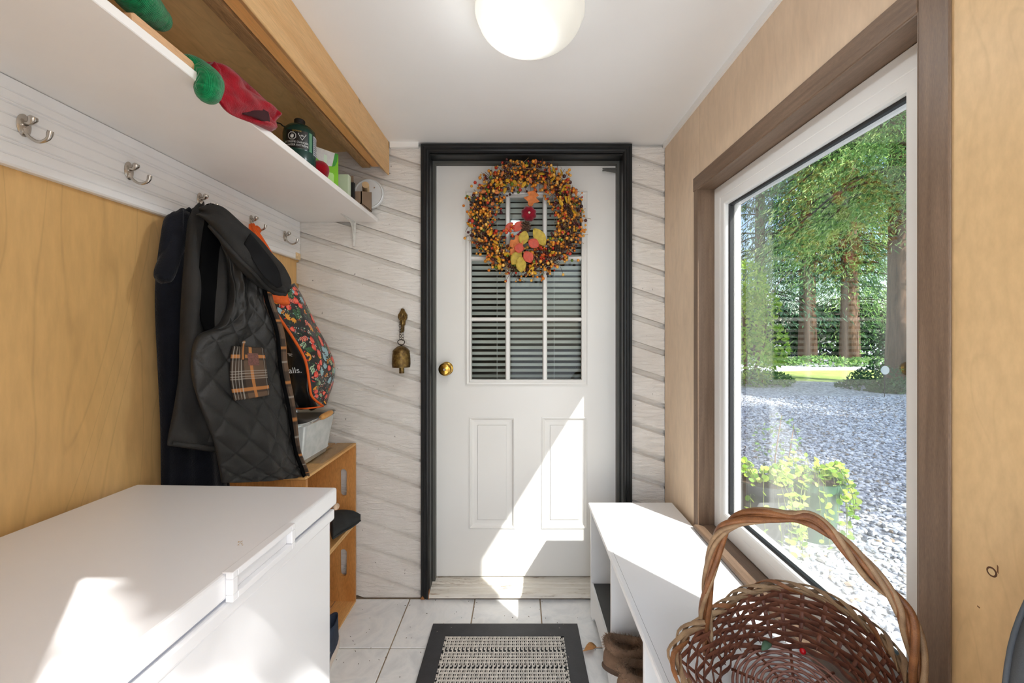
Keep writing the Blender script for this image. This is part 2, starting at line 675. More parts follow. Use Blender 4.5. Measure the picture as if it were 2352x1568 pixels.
def sill_mat():
    t = NT('worn_sill_paint')
    f = t.noise(t.coords((0.9, 7, 7)), 9, 5, 0.7)
    col = t.ramp(f, [(0.33, lin(140, 118, 94)), (0.41, lin(214, 207, 194)), (0.7, lin(228, 224, 214))])
    t.set(col, 0.5)
    t.bump(f, 0.25, 0.003)
    return t.m
M['sill'] = sill_mat()

# ================================================================== ROOM SHELL
XL, XR, YB, ZC = -1.045, 0.684, 1.96, 2.127
# floor: grout bed and one object per tile
fl = MB().box(XL - 0.12, 0.80, -0.30, 2.10, -0.15, -0.0045)
floor = struct('floor', fl, M['grout'], 'pale ceramic tile floor with tan grout in the mudroom', 'floor')
P = 0.3035
tx = [-0.509 + P * k for k in range(-3, 6)]
ty = [1.6465 - 0.305 * k for k in range(-1, 7)]
tile0 = None
for i in range(len(tx) - 1):
    for j in range(len(ty) - 1):
        x0, x1 = max(tx[i] + 0.0025, XL), min(tx[i + 1] - 0.0025, XR)
        y1, y0 = min(ty[j] - 0.0025, 1.955), ty[j + 1] + 0.0025
        if x1 - x0 < 0.03 or y1 - y0 < 0.03:
            continue
        t = MB().box(x0, x1, y0, y1, -0.006, rnd.uniform(-0.0006, 0.0004))
        obj('tile', t, M['tile'], floor, bevel=0.0015, segs=1)
# ceiling
cl = MB().box(-0.66, 0.80, -0.24, 2.12, ZC, 2.30)
ceiling = struct('ceiling', cl, M['white_wall'], 'smooth white ceiling panel above the mudroom', 'ceiling')
so = MB().prism([(-0.66, 2.105), (-0.66, 2.30), (XL - 0.12, 2.30), (XL - 0.12, 2.058)], 1, -0.24, 2.12)
obj('soffit_panel', so, M['ply_dark'], ceiling, label='brown plywood soffit sloping above the shelf')
# ceiling edge strips
st = MB().box(XR - 0.010, XR, -0.12, 1.955, ZC - 0.022, ZC)
st.prism([(-0.600, ZC), (-0.600, ZC - 0.026), (-0.468, ZC - 0.024), (-0.466, ZC)], 1, 1.938, 1.957)
struct('trim_1', st, M['vinyl'], 'thin white strip along the ceiling edge', 'trim')
# exposed beam: two boards and a rough strip behind them
tb = thing('trim_2', 'exposed fir beam along the ceiling edge above the shelf', 'beam', kind='structure')
obj('beam_board', MB().prism([(-0.604, ZC), (-0.604, 1.976), (-0.609, 1.974), (-0.649, 2.011), (-0.649, ZC)], 1, -0.12, 1.948), M['fir'], tb, bevel=0.002)
obj('beam_board', MB().box(-0.685, -0.6505, -0.12, 1.944, 2.013, ZC), M['fir_orange'], tb, bevel=0.001)
obj('rough_strip', MB().box(-0.728, -0.688, -0.12, 1.940, 2.006, 2.10), M['rough_lumber'], tb, bevel=0.002, label='rough dark strip behind the beam boards')
# left wall
wl_ = MB().box(XL - 0.12, XL, -0.24, 2.12, -0.15, 2.30)
struct('wall_left', wl_, M['ply_left'], 'maple plywood wall behind the freezer and coats', 'wall')
# right wall: core with the window hole, plywood sheets on it
WY0, WY1, WZ0, WZ1 = 0.714, 1.59, 0.507, 1.787
wr = thing('wall_right', 'tan plywood wall around the picture window', 'wall', kind='structure')
obj('wall_core', holed(MB(), -0.24, 2.12, -0.15, 2.30, [(WY0, WY1, WZ0, WZ1)], XR + 0.012, 0.80, 0), M['siding'], wr)
obj('plywood_panel', MB().box(XR, XR + 0.012, -0.24, 0.6885, 0.0, ZC), M['ply_near'], wr, label='yellower plywood sheet nearest the viewpoint')
obj('plywood_panel', holed(MB(), 0.6895, 1.5808, 0.0, ZC, [(WY0, WY1, WZ0, WZ1)], XR, XR + 0.012, 0), M['ply_right'], wr)
obj('plywood_panel', holed(MB(), 1.5822, 1.958, 0.0, ZC, [(WY0, WY1, WZ0, WZ1)], XR, XR + 0.012, 0), M['ply_right'], wr)
# back wall: sheathing + diagonal channel siding, one object per board piece
DX0, DX1, DZ1 = -0.418, 0.487, 2.0716
wb = struct('wall_back', holed(MB(), XL, XR + 0.012, -0.15, 2.30, [(DX0, DX1, -0.02, DZ1)], 1.984, 2.10, 1), M['siding'], 'white diagonal board wall around the entry door', 'wall')
SL, PITCH, REV = -0.327, 0.1245, 0.028
def depth(s):
    if s < REV:
        return 1.9715 - 0.010 * (s / REV)
    return YB
for (rx0, rx1) in ((XL + 0.001, -0.458), (0.5275, XR - 0.001)):
    for k in range(-22, 22):
        zt = 1.904 - PITCH * k          # upper line of board k at X = -0.457
        line = lambda x, s: zt + SL * (x + 0.457) - s
        a, b = rx0 - 0.2, rx1 + 0.2
        m = MB()
        okk = False
        gap = 0.0012
        strips = ((gap, REV - 0.007), (REV - 0.007, REV), (REV, PITCH))
        for s0, s1 in strips:
            poly = [(a, line(a, s0)), (b, line(b, s0)), (b, line(b, s1)), (a, line(a, s1))]
            for cl_ in ((-1, 0, -rx0), (1, 0, rx1), (0, -1, 0.0), (0, 1, 2.11)):
                poly = clip(poly, *cl_) if poly else poly
            if len(poly) < 3:
                continue
            okk = True
            n = len(poly)
            fr = []
            for (x, z) in poly:
                s = zt + SL * (x + 0.457) - z
                fr.append((x, 1.9605 if s0 >= REV - 1e-6 else (1.9805 if s < REV - 0.0065 else 1.9805 - 0.020 * (s - REV + 0.007) / 0.007), z))
            bk = [(x, 1.9835, z) for (x, z) in poly]
            m.add(fr + bk, [tuple(range(n)), tuple(range(2 * n - 1, n - 1, -1))] + [(i, i + n, (i + 1) % n + n, (i + 1) % n) for i in range(n)])
        if okk:
            obj('siding_board', m, M['siding'], wb)
# front wall with the open entrance the photographer stands in
struct('wall_front', holed(MB(), XL, XR + 0.012, 0.0, 2.30, [(-0.077, 0.62, -0.1, 2.0)], -0.24, -0.12, 1), M['white_wall'], 'white wall with the open entrance behind the viewpoint', 'wall')
# dim room behind the entry door
rb = MB()
rb.box(-1.6, 0.70, 2.10, 4.4, -0.2, -0.1).box(-1.6, 0.70, 2.10, 4.4, 2.3, 2.4).box(-1.7, -1.6, 2.10, 4.4, -0.2, 2.4).box(0.70, 0.80, 2.10, 4.4, -0.2, 2.4).box(-1.6, 0.70, 4.4, 4.5, -0.2, 2.4)
holed(rb, -1.7, 0.80, -0.2, 2.4, [(DX0, DX1, -0.1, DZ1)], 2.101, 2.12, 1)
struct('wall_beyond', rb, plain('dim_room_paint', lin(128, 112, 92), 0.8, var=0.1, scale=2), 'dim brown room glimpsed through the door blind', 'wall')

# ================================================================== ENTRY DOOR
dr = thing('door_1', 'white half-glazed entry door in a black frame', 'door', (0.03, 2.05, 0.05), kind='structure')
s_ = 2.05 / 960.0
dx = lambda px: (px - 1192) * s_
dz = lambda py: 1.245 - (py - 762) * s_
GX0, GX1, GZ0, GZ1 = dx(1082), dx(1338), dz(872), dz(453)
pan = [(dx(1077), dx(1183), dz(1213.5), dz(957)), (dx(1244), dx(1349.5), dz(1213.5), dz(957))]
slab = MB()
holed(slab, DX0 + 0.004, DX1 - 0.004, 0.049, 2.066, [(GX0, GX1, GZ0, GZ1)] + pan, 2.05, 2.058, 1)
holed(slab, DX0 + 0.004, DX1 - 0.004, 0.049, 2.066, [(GX0, GX1, GZ0, GZ1)], 2.058, 2.094, 1)
obj('slab', slab, M['door_paint'], dr)
for p in pan:
    pr = [(0, 0.0), (0.0, 0.003), (0.006, 0.0045), (0.011, 0.001), (0.016, -0.004), (0.026, -0.0055), (0.040, -0.006), (0.040, -0.0079), (0, -0.0079)]
    obj('panel_moulding', join(frame_sides(p, pr, 1, 2.05, -1)), M['door_paint'], dr)
    obj('raised_panel', MB().prism([(p[0] + 0.0425, p[2] + 0.0425), (p[1] - 0.0425, p[2] + 0.0425), (p[1] - 0.0425, p[3] - 0.0425), (p[0] + 0.0425, p[3] - 0.0425)], 1, 2.0525, 2.0579), M['door_paint'], dr, bevel=0.0015)
LR = (dx(1069.5), dx(1349), dz(885), dz(440))
lp = [(0, 0), (0, 0.006), (0.008, 0.010), (0.016, 0.006), (0.020, 0.011), (0.028, 0.012), (0.030, 0.004), (0.030, -0.006), (0.026, -0.006), (0.026, 0.0)]
for m in frame_sides(LR, lp, 1, 2.05, -1):
    obj('lite_frame', m, M['door_paint'], dr)
gx = [GX0, dx(1161), dx(1172), dx(1246.5), dx(1257), GX1]
gz = [GZ0, dz(737.5), dz(728.5), dz(598), dz(588), GZ1]
mprof = lambda a, b: [(a, 2.062), (a, 2.052), (a + 0.004, 2.042), (b - 0.004, 2.042), (b, 2.052), (b, 2.062)]
for a, b in ((gx[1], gx[2]), (gx[3], gx[4])):
    obj('muntin', MB().prism(mprof(a, b), 2, GZ0, GZ1), M['door_paint'], dr)
for a, b in ((gz[1], gz[2]), (gz[3], gz[4])):
    m = MB().prism([(y - 0.0005, z) for z, y in mprof(a, b)], 0, GX0, GX1)
    obj('muntin', m, M['door_paint'], dr)
for i in (0, 2, 4):
    for j in (0, 2, 4):
        obj('pane', MB().box(gx[i] - 0.002, gx[i + 1] + 0.002, 2.0625, 2.0665, gz[j] - 0.002, gz[j + 1] + 0.002), M['door_glass'], dr)
# knob
kx, kz = dx(1024) + 0.004, dz(846)
kn = obj('knob', MB().lathe([(0.0, 0.062), (0.010, 0.062), (0.013, 0.060), (0.022, 0.060), (0.029, 0.055), (0.032, 0.045), (0.030, 0.034), (0.021, 0.026), (0.013, 0.022), (0.013, 0.010), (0.030, 0.008), (0.033, 0.004), (0.033, 0.0)], 28, 1, (kx, 2.05, kz), sign=-1), M['brass'], dr, smooth=True, angle=50, label='round brass knob with a keyhole')
obj('keyhole', MB().lathe([(0.0, 0.0655), (0.006, 0.0655), (0.0075, 0.063), (0.0075, 0.0615)], 14, 1, (kx, 2.05, kz), sign=-1), M['nickel'], kn, smooth=True, angle=40)
# bracket on the hinge side
bk = W(1414, 391, 2.02)
bm_ = MB().prism([(bk.x - 0.064, bk.z + 0.0005), (bk.x - 0.050, bk.z + 0.003), (bk.x, bk.z + 0.003), (bk.x, bk.z - 0.014), (bk.x - 0.014, bk.z - 0.011), (bk.x - 0.050, bk.z - 0.005), (bk.x - 0.064, bk.z - 0.005)], 1, 2.012, 2.020)
bm_.box(bk.x - 0.064, bk.x - 0.02, 2.012, 2.020, bk.z + 0.0055, bk.z + 0.0085).box(bk.x - 0.022, bk.x + 0.004, 2.012, 2.020, bk.z + 0.002, bk.z + 0.0085)
obj('arm_bracket', bm_, M['grey_stop'], dr, label='small dark grey bracket at the upper hinge corner')
# jamb stop, casing
sp = [(0, 0), (0, 0.030), (0.0125, 0.030), (0.0135, 0.0)]
for m in frame_sides((DX0, DX1, -0.1, DZ1), sp, 1, 2.05, -1)[1:]:
    obj('door_stop', m, M['grey_stop'], dr)
jp = [(-0.006, -0.02), (-0.006, 0.095), (0.0008, 0.095), (0.0008, -0.02)]
for m in frame_sides((DX0, DX1, -0.1, DZ1), jp, 1, 2.05, -1)[1:]:
    obj('jamb', m, M['black_trim'], dr)
cp = [(0, -0.012), (0, 0.016), (0.003, 0.020), (0.012, 0.020), (0.015, 0.017), (0.024, 0.017), (0.028, 0.021), (0.036, 0.019), (0.041, 0.012), (0.0405, -0.012)]
for m in frame_sides((-0.457, 0.5265, 0.004 - 0.041, 2.120), cp, 1, 1.96, -1)[1:]:
    m.v = [(x, y, max(z, 0.004)) for x, y, z in m.v]
    obj('casing', m, M['black_trim'], dr)
# sill
sl = MB().prism([(1.935, 0.026), (1.940, 0.030), (1.96, 0.0325), (1.975, 0.034), (1.979, 0.0375), (1.987, 0.038), (1.990, 0.036), (2.005, 0.037), (2.009, 0.041), (2.018, 0.0415), (2.021, 0.039), (2.04, 0.041), (2.10, 0.046), (2.10, 0.006), (1.962, 0.006), (1.950, 0.012), (1.935, 0.012)], 0, DX0 + 0.001, DX1 - 0.001)
obj('threshold', sl, M['sill'], dr, label='worn painted wooden threshold with chipped paint')
# blind behind the glass
bl = thing('window_blind', 'white horizontal slat blind behind the glass of the entry door', 'blind', (0.035, 2.118, 1.94))
slat = None
n_sl = 33
for k in range(n_sl):
    z = 1.915 - k * 0.0288
    if slat is None:
        m = MB()
        prof = []
        for q in range(7):
            u = q / 6 - 0.5
            prof.append((u * 0.025, 0.0016 * (1 - (2 * u) ** 2)))
        pts = [(p[0], p[1]) for p in prof] + [(p[0], p[1] - 0.0008) for p in prof[::-1]]
        m.prism(pts, 0, -0.292, 0.292)
        slat = obj('slat', m, M['slat'], bl)
        slat.matrix_basis = Matrix.Translation((0.035, 2.118, z)) @ Matrix.Rotation(R2D(-38), 4, 'X')
    else:
        copy_part(slat, 'slat', bl, Matrix.Translation((0.035, 2.118, z)) @ Matrix.Rotation(R2D(-38), 4, 'X'))
for px in (1141.5, 1273):
    obj('ladder_cord', MB().tube([(dx(px) * 1.02, 2.104, 1.935), (dx(px) * 1.02, 2.104, 0.985)], 0.0009, 5), M['slat'], bl)
obj('head_rail', MB().box(-0.26, 0.33, 2.104, 2.132, 1.93, 1.955), M['slat'], bl)

# ================================================================== WINDOW
FX_ = 0.742
wi = thing('window_1', 'large white-framed picture window with brown trim', 'window', (0.742, 1.15, 0.507), kind='structure')
for cy0, cy1, cz0, cz1, hm in ((0.659, WY0 - 0.002, 0.452, 1.90, 'brown_trim'), (WY1 + 0.0015, 1.626, 0.452, WZ1 + 0.002, 'brown_trim'), (WY0 - 0.0015, 1.632, WZ1 + 0.0025, 1.842, 'brown_trim_h'), (WY0 - 0.0015, WY1 + 0.001, 0.452, WZ0 - 0.002, 'brown_trim_h')):
    obj('casing', MB().box(0.679, XR - 0.0003, cy0, cy1, cz0, cz1), M[hm], wi, bevel=0.0025, segs=2)
for i, m in enumerate(frame_sides((WY0, WY1, WZ0, WZ1), [(-0.004, 0.0), (-0.004, -0.0035), (0.0005, -0.0035), (0.0005, 0.10), (0.0, 0.10), (0.0, 0.0)], 0, XR, 1)):
    obj('jamb_lining', m, M['brown_trim_h'] if i in (0, 2) else M['brown_trim'], wi)
obj('jamb_packer', MB().box(FX_ - 0.02, 0.79, WY0 + 0.0016, WY0 + 0.0128, WZ0 + 0.002, WZ1 - 0.002), M['brown_trim'], wi)
# stool strip with rounded nose along the bottom
obj('stool', MB().prism([(0.664, 0.500), (0.661, 0.505), (0.663, 0.511), (0.668, 0.514), (0.7405, 0.5105), (0.7405, 0.5065), (0.672, 0.5065)], 1, WY0 + 0.002, WY1 - 0.002), M['brown_trim_h'], wi, label='brown window stool with a rounded nose')
FX = 0.742
vp = [(0, 0.058), (0, 0.001), (0.002, 0.0), (0.044, 0.0), (0.045, 0.0012), (0.047, 0.0012), (0.048, 0.0), (0.073, 0.0), (0.078, 0.004), (0.079, 0.012), (0.079, 0.016), (0.072, 0.016), (0.072, 0.058)]
for m in frame_sides((WY0 + 0.013, WY1 - 0.002, WZ0 + 0.004, WZ1 - 0.002), vp, 0, FX, 1):
    obj('sash_frame', m, M['vinyl'], wi)
for m in frame_sides((WY0 + 0.085, WY1 - 0.0740, WZ0 + 0.076, WZ1 - 0.074), [(0, 0.0145), (0.010, 0.0145), (0.013, 0.018), (0.013, 0.029), (0, 0.029)], 0, FX, 1):
    obj('gasket', m, M['gasket'], wi)
for m in frame_sides((WY0 + 0.0855, WY1 - 0.0745, WZ0 + 0.0765, WZ1 - 0.0745), [(0, 0.034), (0.006, 0.034), (0.008, 0.037), (0.008, 0.058), (0, 0.058)], 0, FX, 1):
    obj('outer_bead', m, M['vinyl'], wi)
obj('pane', MB().box(FX + 0.0295, FX + 0.0335, WY0 + 0.086, WY1 - 0.075, WZ0 + 0.077, WZ1 - 0.075), M['glass'], wi)

# ================================================================== CEILING LAMP
def opal():
    t = NT('opal_lamp_glass')
    t.set(lin(246, 245, 240), 0.12, 0, 0.5)
    tl = t.node('ShaderNodeBsdfTranslucent')
    tl.inputs[0].default_value = (0.95, 0.94, 0.91, 1)
    tp = t.node('ShaderNodeBsdfTransparent')
    tp.inputs[0].default_value = (0.98, 0.97, 0.95, 1)
    m1 = t.node('ShaderNodeMixShader')
    m1.inputs[0].default_value = 0.42
    t.l.new(t.b.outputs[0], m1.inputs[1])
    t.l.new(tl.outputs[0], m1.inputs[2])
    m2 = t.node('ShaderNodeMixShader')
    m2.inputs[0].default_value = 0.30
    t.l.new(m1.outputs[0], m2.inputs[1])
    t.l.new(tp.outputs[0], m2.inputs[2])
    t.l.new(m2.outputs[0], t.out.inputs[0])
    return t.m
LX, LY = 0.029, 1.118
lm = thing('ceiling_lamp', 'round white glass dome lamp on the ceiling', 'lamp', (LX, LY, ZC))
RB = 0.146
obj('base_pan', MB().lathe([(0.125, 0.0), (0.128, -0.004), (0.128, -0.018), (0.120, -0.022), (0.0, -0.022)], 40, 2, (LX, LY, ZC)), M['vinyl'], lm, smooth=True, angle=40)
prof = [(RB - 0.004, -0.026), (RB, -0.027), (RB, -0.033), (RB - 0.003, -0.040)]
for q in range(1, 13):
    a = q / 12 * math.pi / 2
    prof.append(((RB - 0.006) * math.cos(a), -0.040 - 0.072 * math.sin(a)))
prof[-1] = (0.0, prof[-1][1])
inner = [(max(r - 0.003, 0.0), h + 0.003) for r, h in prof[::-1]]
obj('glass_bowl', MB().lathe(prof, 56, 2, (LX, LY, ZC)), opal(), lm, smooth=True, angle=60)
for a in (205 + 30, 325, 88, 265):
    c, s = math.cos(R2D(a)), math.sin(R2D(a))
    m = MB()
    t_ = Vector((-s, c, 0)); r_ = Vector((c, s, 0)); p = Vector((LX, LY, ZC - 0.034)) + r_ * (RB + 0.001)
    m.obox(p, t_ * 0.010, r_ * 0.002, Vector((0, 0, 0.008)))
    m.obox(p + Vector((0, 0, -0.009)) - r_ * 0.004, t_ * 0.009, r_ * 0.006, Vector((0, 0, 0.0012)))
    obj('clip', m, plain('dark_bronze_clip', lin(92, 86, 76), 0.4, 0.6), lm)
bulb_m = NT('lit_bulb')
bulb_m.b.inputs['Emission Color'].default_value = (1.0, 0.96, 0.88, 1)
bulb_m.b.inputs['Emission Strength'].default_value = 6.0
obj('bulb', MB().ball((LX - 0.05, LY, ZC - 0.058), 0.024, 16, 10), bulb_m.m, lm, smooth=True)
pd = bpy.data.lights.new('lamp_light', 'SPOT')
pd.spot_size = R2D(172)
pd.spot_blend = 0.35
pd.energy = LAMP_W
pd.shadow_soft_size = 0.03
pd.color = (0.86, 0.94, 1.0)
po = bpy.data.objects.new('lamp_light', pd)
po.location = (LX - 0.05, LY, ZC - 0.088)
COL.objects.link(po)
gd = bpy.data.lights.new('lamp_bowl_glow', 'POINT')
gd.energy = 0.8
gd.shadow_soft_size = 0.05
gd.color = (0.9, 0.96, 1.0)
go = bpy.data.objects.new('lamp_bowl_glow', gd)
go.location = (LX - 0.06, LY, ZC - 0.135)
COL.objects.link(go)

kz_ = MB()
kp = (XR, 0.6046, 0.898)
kz_.lathe([(0.0, 0.0005), (0.0042, 0.0006), (0.0052, 0.0002)], 14, 0, kp, sign=-1, col=lin(214, 186, 140))
kz_.lathe([(0.0052, 0.0004), (0.0066, 0.0005), (0.0072, 0.0001)], 14, 0, kp, sign=-1, col=lin(86, 52, 26))
kz_.obox((XR, 0.597, 0.906), Vector((0.0004, 0, 0)), Vector((0, 0.0008, 0.001)), Vector((0, 0.0, 0.005)), lin(110, 70, 36))
kz_.obox((XR, 0.622, 0.836), Vector((0.0004, 0, 0)), Vector((0, 0.0016, 0.0004)), Vector((0, 0.0, 0.0008)), lin(110, 70, 36))
obj('knot', kz_, attr_mat('attr_knot', 0.5), wr, label='small pin knot in the plywood')

wc_ = MB()
wc_.prism([(-0.4205, 0.0045), (-0.4165, 0.0045), (-0.4165, 0.052), (-0.419, 0.040), (-0.4205, 0.020)], 1, 1.9385, 1.9560)
wc_.prism([(-0.4555, 0.0045), (-0.438, 0.0045), (-0.446, 0.020), (-0.4555, 0.011)], 1, 1.9375, 1.9400)
obj('bare_wood_chip', wc_, plain('splintered_wood', lin(150, 98, 54), 0.8, var=0.3, scale=60), dr, label='bare splintered wood at the foot of the casing')
# ================================================================== OUTSIDE
GZ = -0.15
def gravel_mat():
    t = NT('grey_gravel_bed')
    v = t.coords()
    f = t.noise(v, 0.9, 4, 0.6)
    col = t.ramp(f, [(0.35, lin(150, 152, 154)), (0.65, lin(186, 188, 190))])
    vo = t.node('ShaderNodeTexVoronoi')
    vo.inputs['Scale'].default_value = 24.0
    t.l.new(v, vo.inputs['Vector'])
    bw = t.node('ShaderNodeRGBToBW')
    t.l.new(vo.outputs['Color'], bw.inputs[0])
    c2 = t.ramp(bw.outputs[0], [(0.2, lin(96, 98, 104)), (0.5, lin(176, 178, 184)), (0.8, lin(228, 228, 230))])
    col = t.mix(0.7, col, c2)
    gr = t.noise(t.coords((0.25, 0.6, 1)), 1.6, 4, 0.6)
    col = t.mix(t.math('MULTIPLY', t.ramp(gr, [(0.54, (0, 0, 0)), (0.66, (1, 1, 1))]), 0.45), col, lin(150, 150, 104))
    t.set(col, 0.85)
    t.bump(vo.outputs['Distance'], 0.5, 0.03)
    return t.m
struct('ground', MB().box(0.81, 60, -14, 60, GZ - 0.4, GZ).box(-12, 60, -30, -14.0, GZ - 0.4, GZ).box(-12, 0.80, -14, -0.25, GZ - 0.4, GZ), gravel_mat(), 'grey gravel driveway outside the window', 'ground')

# loose stones near the window: a counted-by-nobody mass
nr = np.random.default_rng(3)
ico_v = [(0, 0, 1), (.894, 0, .447), (.276, .851, .447), (-.724, .526, .447), (-.724, -.526, .447), (.276, -.851, .447), (.724, .526, -.447), (-.276, .851, -.447), (-.894, 0, -.447), (-.276, -.851, -.447), (.724, -.526, -.447), (0, 0, -1)]
ico_f = [(0, 1, 2), (0, 2, 3), (0, 3, 4), (0, 4, 5), (0, 5, 1), (1, 6, 2), (2, 7, 3), (3, 8, 4), (4, 9, 5), (5, 10, 1), (6, 7, 2), (7, 8, 3), (8, 9, 4), (9, 10, 5), (10, 6, 1)]
IV, IF = np.array(ico_v), np.array(ico_f)
def np_obj(name, V, F, Ccol, mat, parent=None, smooth=False, **kw):
    me = bpy.data.meshes.new(name)
    nV, nF, k = len(V), len(F), F.shape[1]
    me.vertices.add(nV)
    me.vertices.foreach_set('co', np.asarray(V, np.float32).ravel())
    me.loops.add(nF * k)
    me.loops.foreach_set('vertex_index', np.asarray(F, np.int32).ravel())
    me.polygons.add(nF)
    me.polygons.foreach_set('loop_start', np.arange(0, nF * k, k, dtype=np.int32))
    me.polygons.foreach_set('loop_total', np.full(nF, k, dtype=np.int32))
    me.polygons.foreach_set('use_smooth', np.full(nF, smooth))
    me.update(calc_edges=True)
    at = me.color_attributes.new('Col', 'FLOAT_COLOR', 'POINT')
    arr = np.ones((nV, 4), np.float32)
    arr[:, :3] = Ccol
    at.data.foreach_set('color', arr.ravel())
    me.materials.append(mat)
    o = bpy.data.objects.new(name, me)
    COL.objects.link(o)
    ORIGIN[o.name] = Matrix.Identity(4)
    if parent is not None:
        o.parent = parent
        o.matrix_parent_inverse = ORIGIN[parent.name].inverted()
    for kk, vv in kw.items():
        o[kk] = vv
    return o
def stones(n, sampler, r0, r1):
    xy = sampler(n)
    n = len(xy)
    r = nr.uniform(r0, r1, n)
    a = nr.uniform(0, 6.28, n)
    sc = np.stack([r * nr.uniform(0.8, 1.5, n), r * nr.uniform(0.7, 1.1, n), r * nr.uniform(0.45, 0.8, n)], 1)
    P = IV[None] * sc[:, None, :]
    tilt = nr.uniform(-0.4, 0.4, n)
    y = P[..., 1] * np.cos(tilt)[:, None] - P[..., 2] * np.sin(tilt)[:, None]
    z = P[..., 1] * np.sin(tilt)[:, None] + P[..., 2] * np.cos(tilt)[:, None]
    x = P[..., 0] * np.cos(a)[:, None] - y * np.sin(a)[:, None]
    y = P[..., 0] * np.sin(a)[:, None] + y * np.cos(a)[:, None]
    V = np.stack([x + xy[:, None, 0], y + xy[:, None, 1], z + GZ + nr.uniform(0.0, 0.014, n)[:, None]], 2)
    F = (IF[None] + 12 * np.arange(n)[:, None, None]).reshape(-1, 3)
    pal = np.array([lin(218, 220, 224), lin(192, 196, 204), lin(150, 156, 166), lin(236, 236, 236), lin(160, 158, 154), lin(104, 108, 116), lin(150, 132, 112)])
    c = pal[nr.choice(7, n, p=[.27, .22, .17, .16, .08, .07, .03])] * nr.uniform(0.85, 1.1, (n, 1))
    return V.reshape(-1, 3), F, np.repeat(c, 12, 0)
def wedge(n):
    # thins out with distance

    Y = 0.9 + (9.0 - 0.9) * nr.uniform(0, 1, n) ** 0.62
    q = nr.uniform(0.36, 1.08, n)
    X = q * Y
    k = (X > 0.95) & (np.hypot(X - 1.60, Y - 2.74) > 0.21) & (np.hypot(X - 1.98, Y - 2.86) > 0.22) & (np.hypot(X - 1.96, Y - 3.15) > 0.08)
    return np.stack([X[k], Y[k]], 1)
V, F, Cc = stones(34000, wedge, 0.010, 0.022)
g = np_obj('gravel', V, F, Cc, attr_mat('attr_stone', 0.8))
tag(g, 'loose grey and white driveway stones near the window', 'gravel', None, 'stuff')

# ---------------------------------------------------------------- leaves helper
def leaf_mesh(C, D, N, L, Wd, col):
    """rhombic leaves: centre C, direction D, side vector N, lengths L, widths Wd"""
    a = C - D * (L / 2)[:, None]
    b = C + N * (Wd / 2)[:, None] - D * (L * 0.05)[:, None]
    c = C + D * (L / 2)[:, None]
    d = C - N * (Wd / 2)[:, None] - D * (L * 0.05)[:, None]
    V = np.stack([a, b, c, d], 1).reshape(-1, 3)
    n = len(C)
    F = (np.array([[0, 1, 2, 3]])[None] + 4 * np.arange(n)[:, None, None]).reshape(-1, 4)
    return V, F, np.repeat(col, 4, 0)
def unit(a):
    return a / np.maximum(np.linalg.norm(a, axis=-1, keepdims=True), 1e-9)
LEAF = attr_mat('attr_leaf', 0.6, trans=0.35, spec=0.25)
BARK = wood('tree_bark', lin(96, 74, 58), lin(150, 118, 94), (5, 5, 0.8), 3, 0.5, 5, 0.9, 0.5, 0.6)

BRANCH = plain('branch_bark', lin(74, 64, 54), 0.9, var=0.2)
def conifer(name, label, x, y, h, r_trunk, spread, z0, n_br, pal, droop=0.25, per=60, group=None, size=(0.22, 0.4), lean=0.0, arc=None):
    root = thing(name, label, 'tree', (x, y, GZ), group)
    pts = [(x + lean * k / 8 * h, y, GZ - 0.2 + k / 8 * h) for k in range(9)]
    obj('trunk', MB().tube(pts, [r_trunk * (1.15 if k == 0 else 1 - 0.085 * k) for k in range(9)], 14), BARK, root, smooth=True)
    C, D, N, L, Wd, cl = [], [], [], [], [], []
    bm = MB()
    for i in range(n_br):
        t = nr.uniform(z0, 1.0)
        z = GZ + t * h
        ln = spread * (1.02 - t) ** 0.7 * nr.uniform(0.65, 1.1)
        az = nr.uniform(*(arc or (0, 6.283)))
        dv = np.array([math.cos(az), math.sin(az), 0.0])
        sd = np.array([-dv[1], dv[0], 0])
        rise = nr.uniform(0.0, 0.25)
        s = nr.uniform(0.1, 1.0, per) ** 0.8
        base = np.array([x + lean * t * h, y, z])
        zz = ln * (rise * s - droop * 1.8 * s * s)
        sidew = nr.normal(0, 0.16, per) * ln * s * 1.2
        hang = nr.uniform(0, 1, per) ** 1.5 * (0.18 + 0.35 * droop) * ln * 0.55
        p = base + dv * (s * ln)[:, None] + sd * sidew[:, None]
        p[:, 2] += zz - hang
        down = np.stack([np.zeros(per), np.zeros(per), -np.ones(per)], 1)
        d = unit(dv * nr.uniform(0.1, 0.9, (per, 1)) + sd * nr.normal(0, 0.5, (per, 1)) + down * nr.uniform(0.15, 1.1, (per, 1)))
        nn = unit(np.cross(d, unit(nr.normal(0, 1, (per, 3)))))
        C.append(p); D.append(d); N.append(nn)
        L.append(nr.uniform(*size, per)); Wd.append(nr.uniform(0.035, 0.075, per) * size[1] / 0.4)
        base_c = np.array(pal[nr.integers(len(pal))])
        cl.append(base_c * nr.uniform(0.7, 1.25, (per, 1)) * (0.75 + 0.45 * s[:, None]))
        if i % 3 == 0:
            q = [base + dv * (u * ln) + np.array([0, 0, ln * (rise * u - droop * 1.8 * u * u)]) for u in (0, 0.3, 0.6, 0.9)]
            bm.tube(q, [0.05, 0.035, 0.022, 0.01], 5)
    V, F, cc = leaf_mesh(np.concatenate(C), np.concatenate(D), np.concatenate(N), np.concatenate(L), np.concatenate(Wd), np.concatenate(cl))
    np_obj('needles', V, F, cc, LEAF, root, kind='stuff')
    obj('branches', bm, BRANCH, root, smooth=True, kind='stuff', recalc=False)
    return root
G_dark = [lin(60, 96, 58), lin(78, 116, 68), lin(96, 134, 76), lin(64, 104, 74)]
G_mid = [lin(104, 146, 78), lin(122, 160, 88), lin(88, 130, 74), lin(142, 172, 98)]
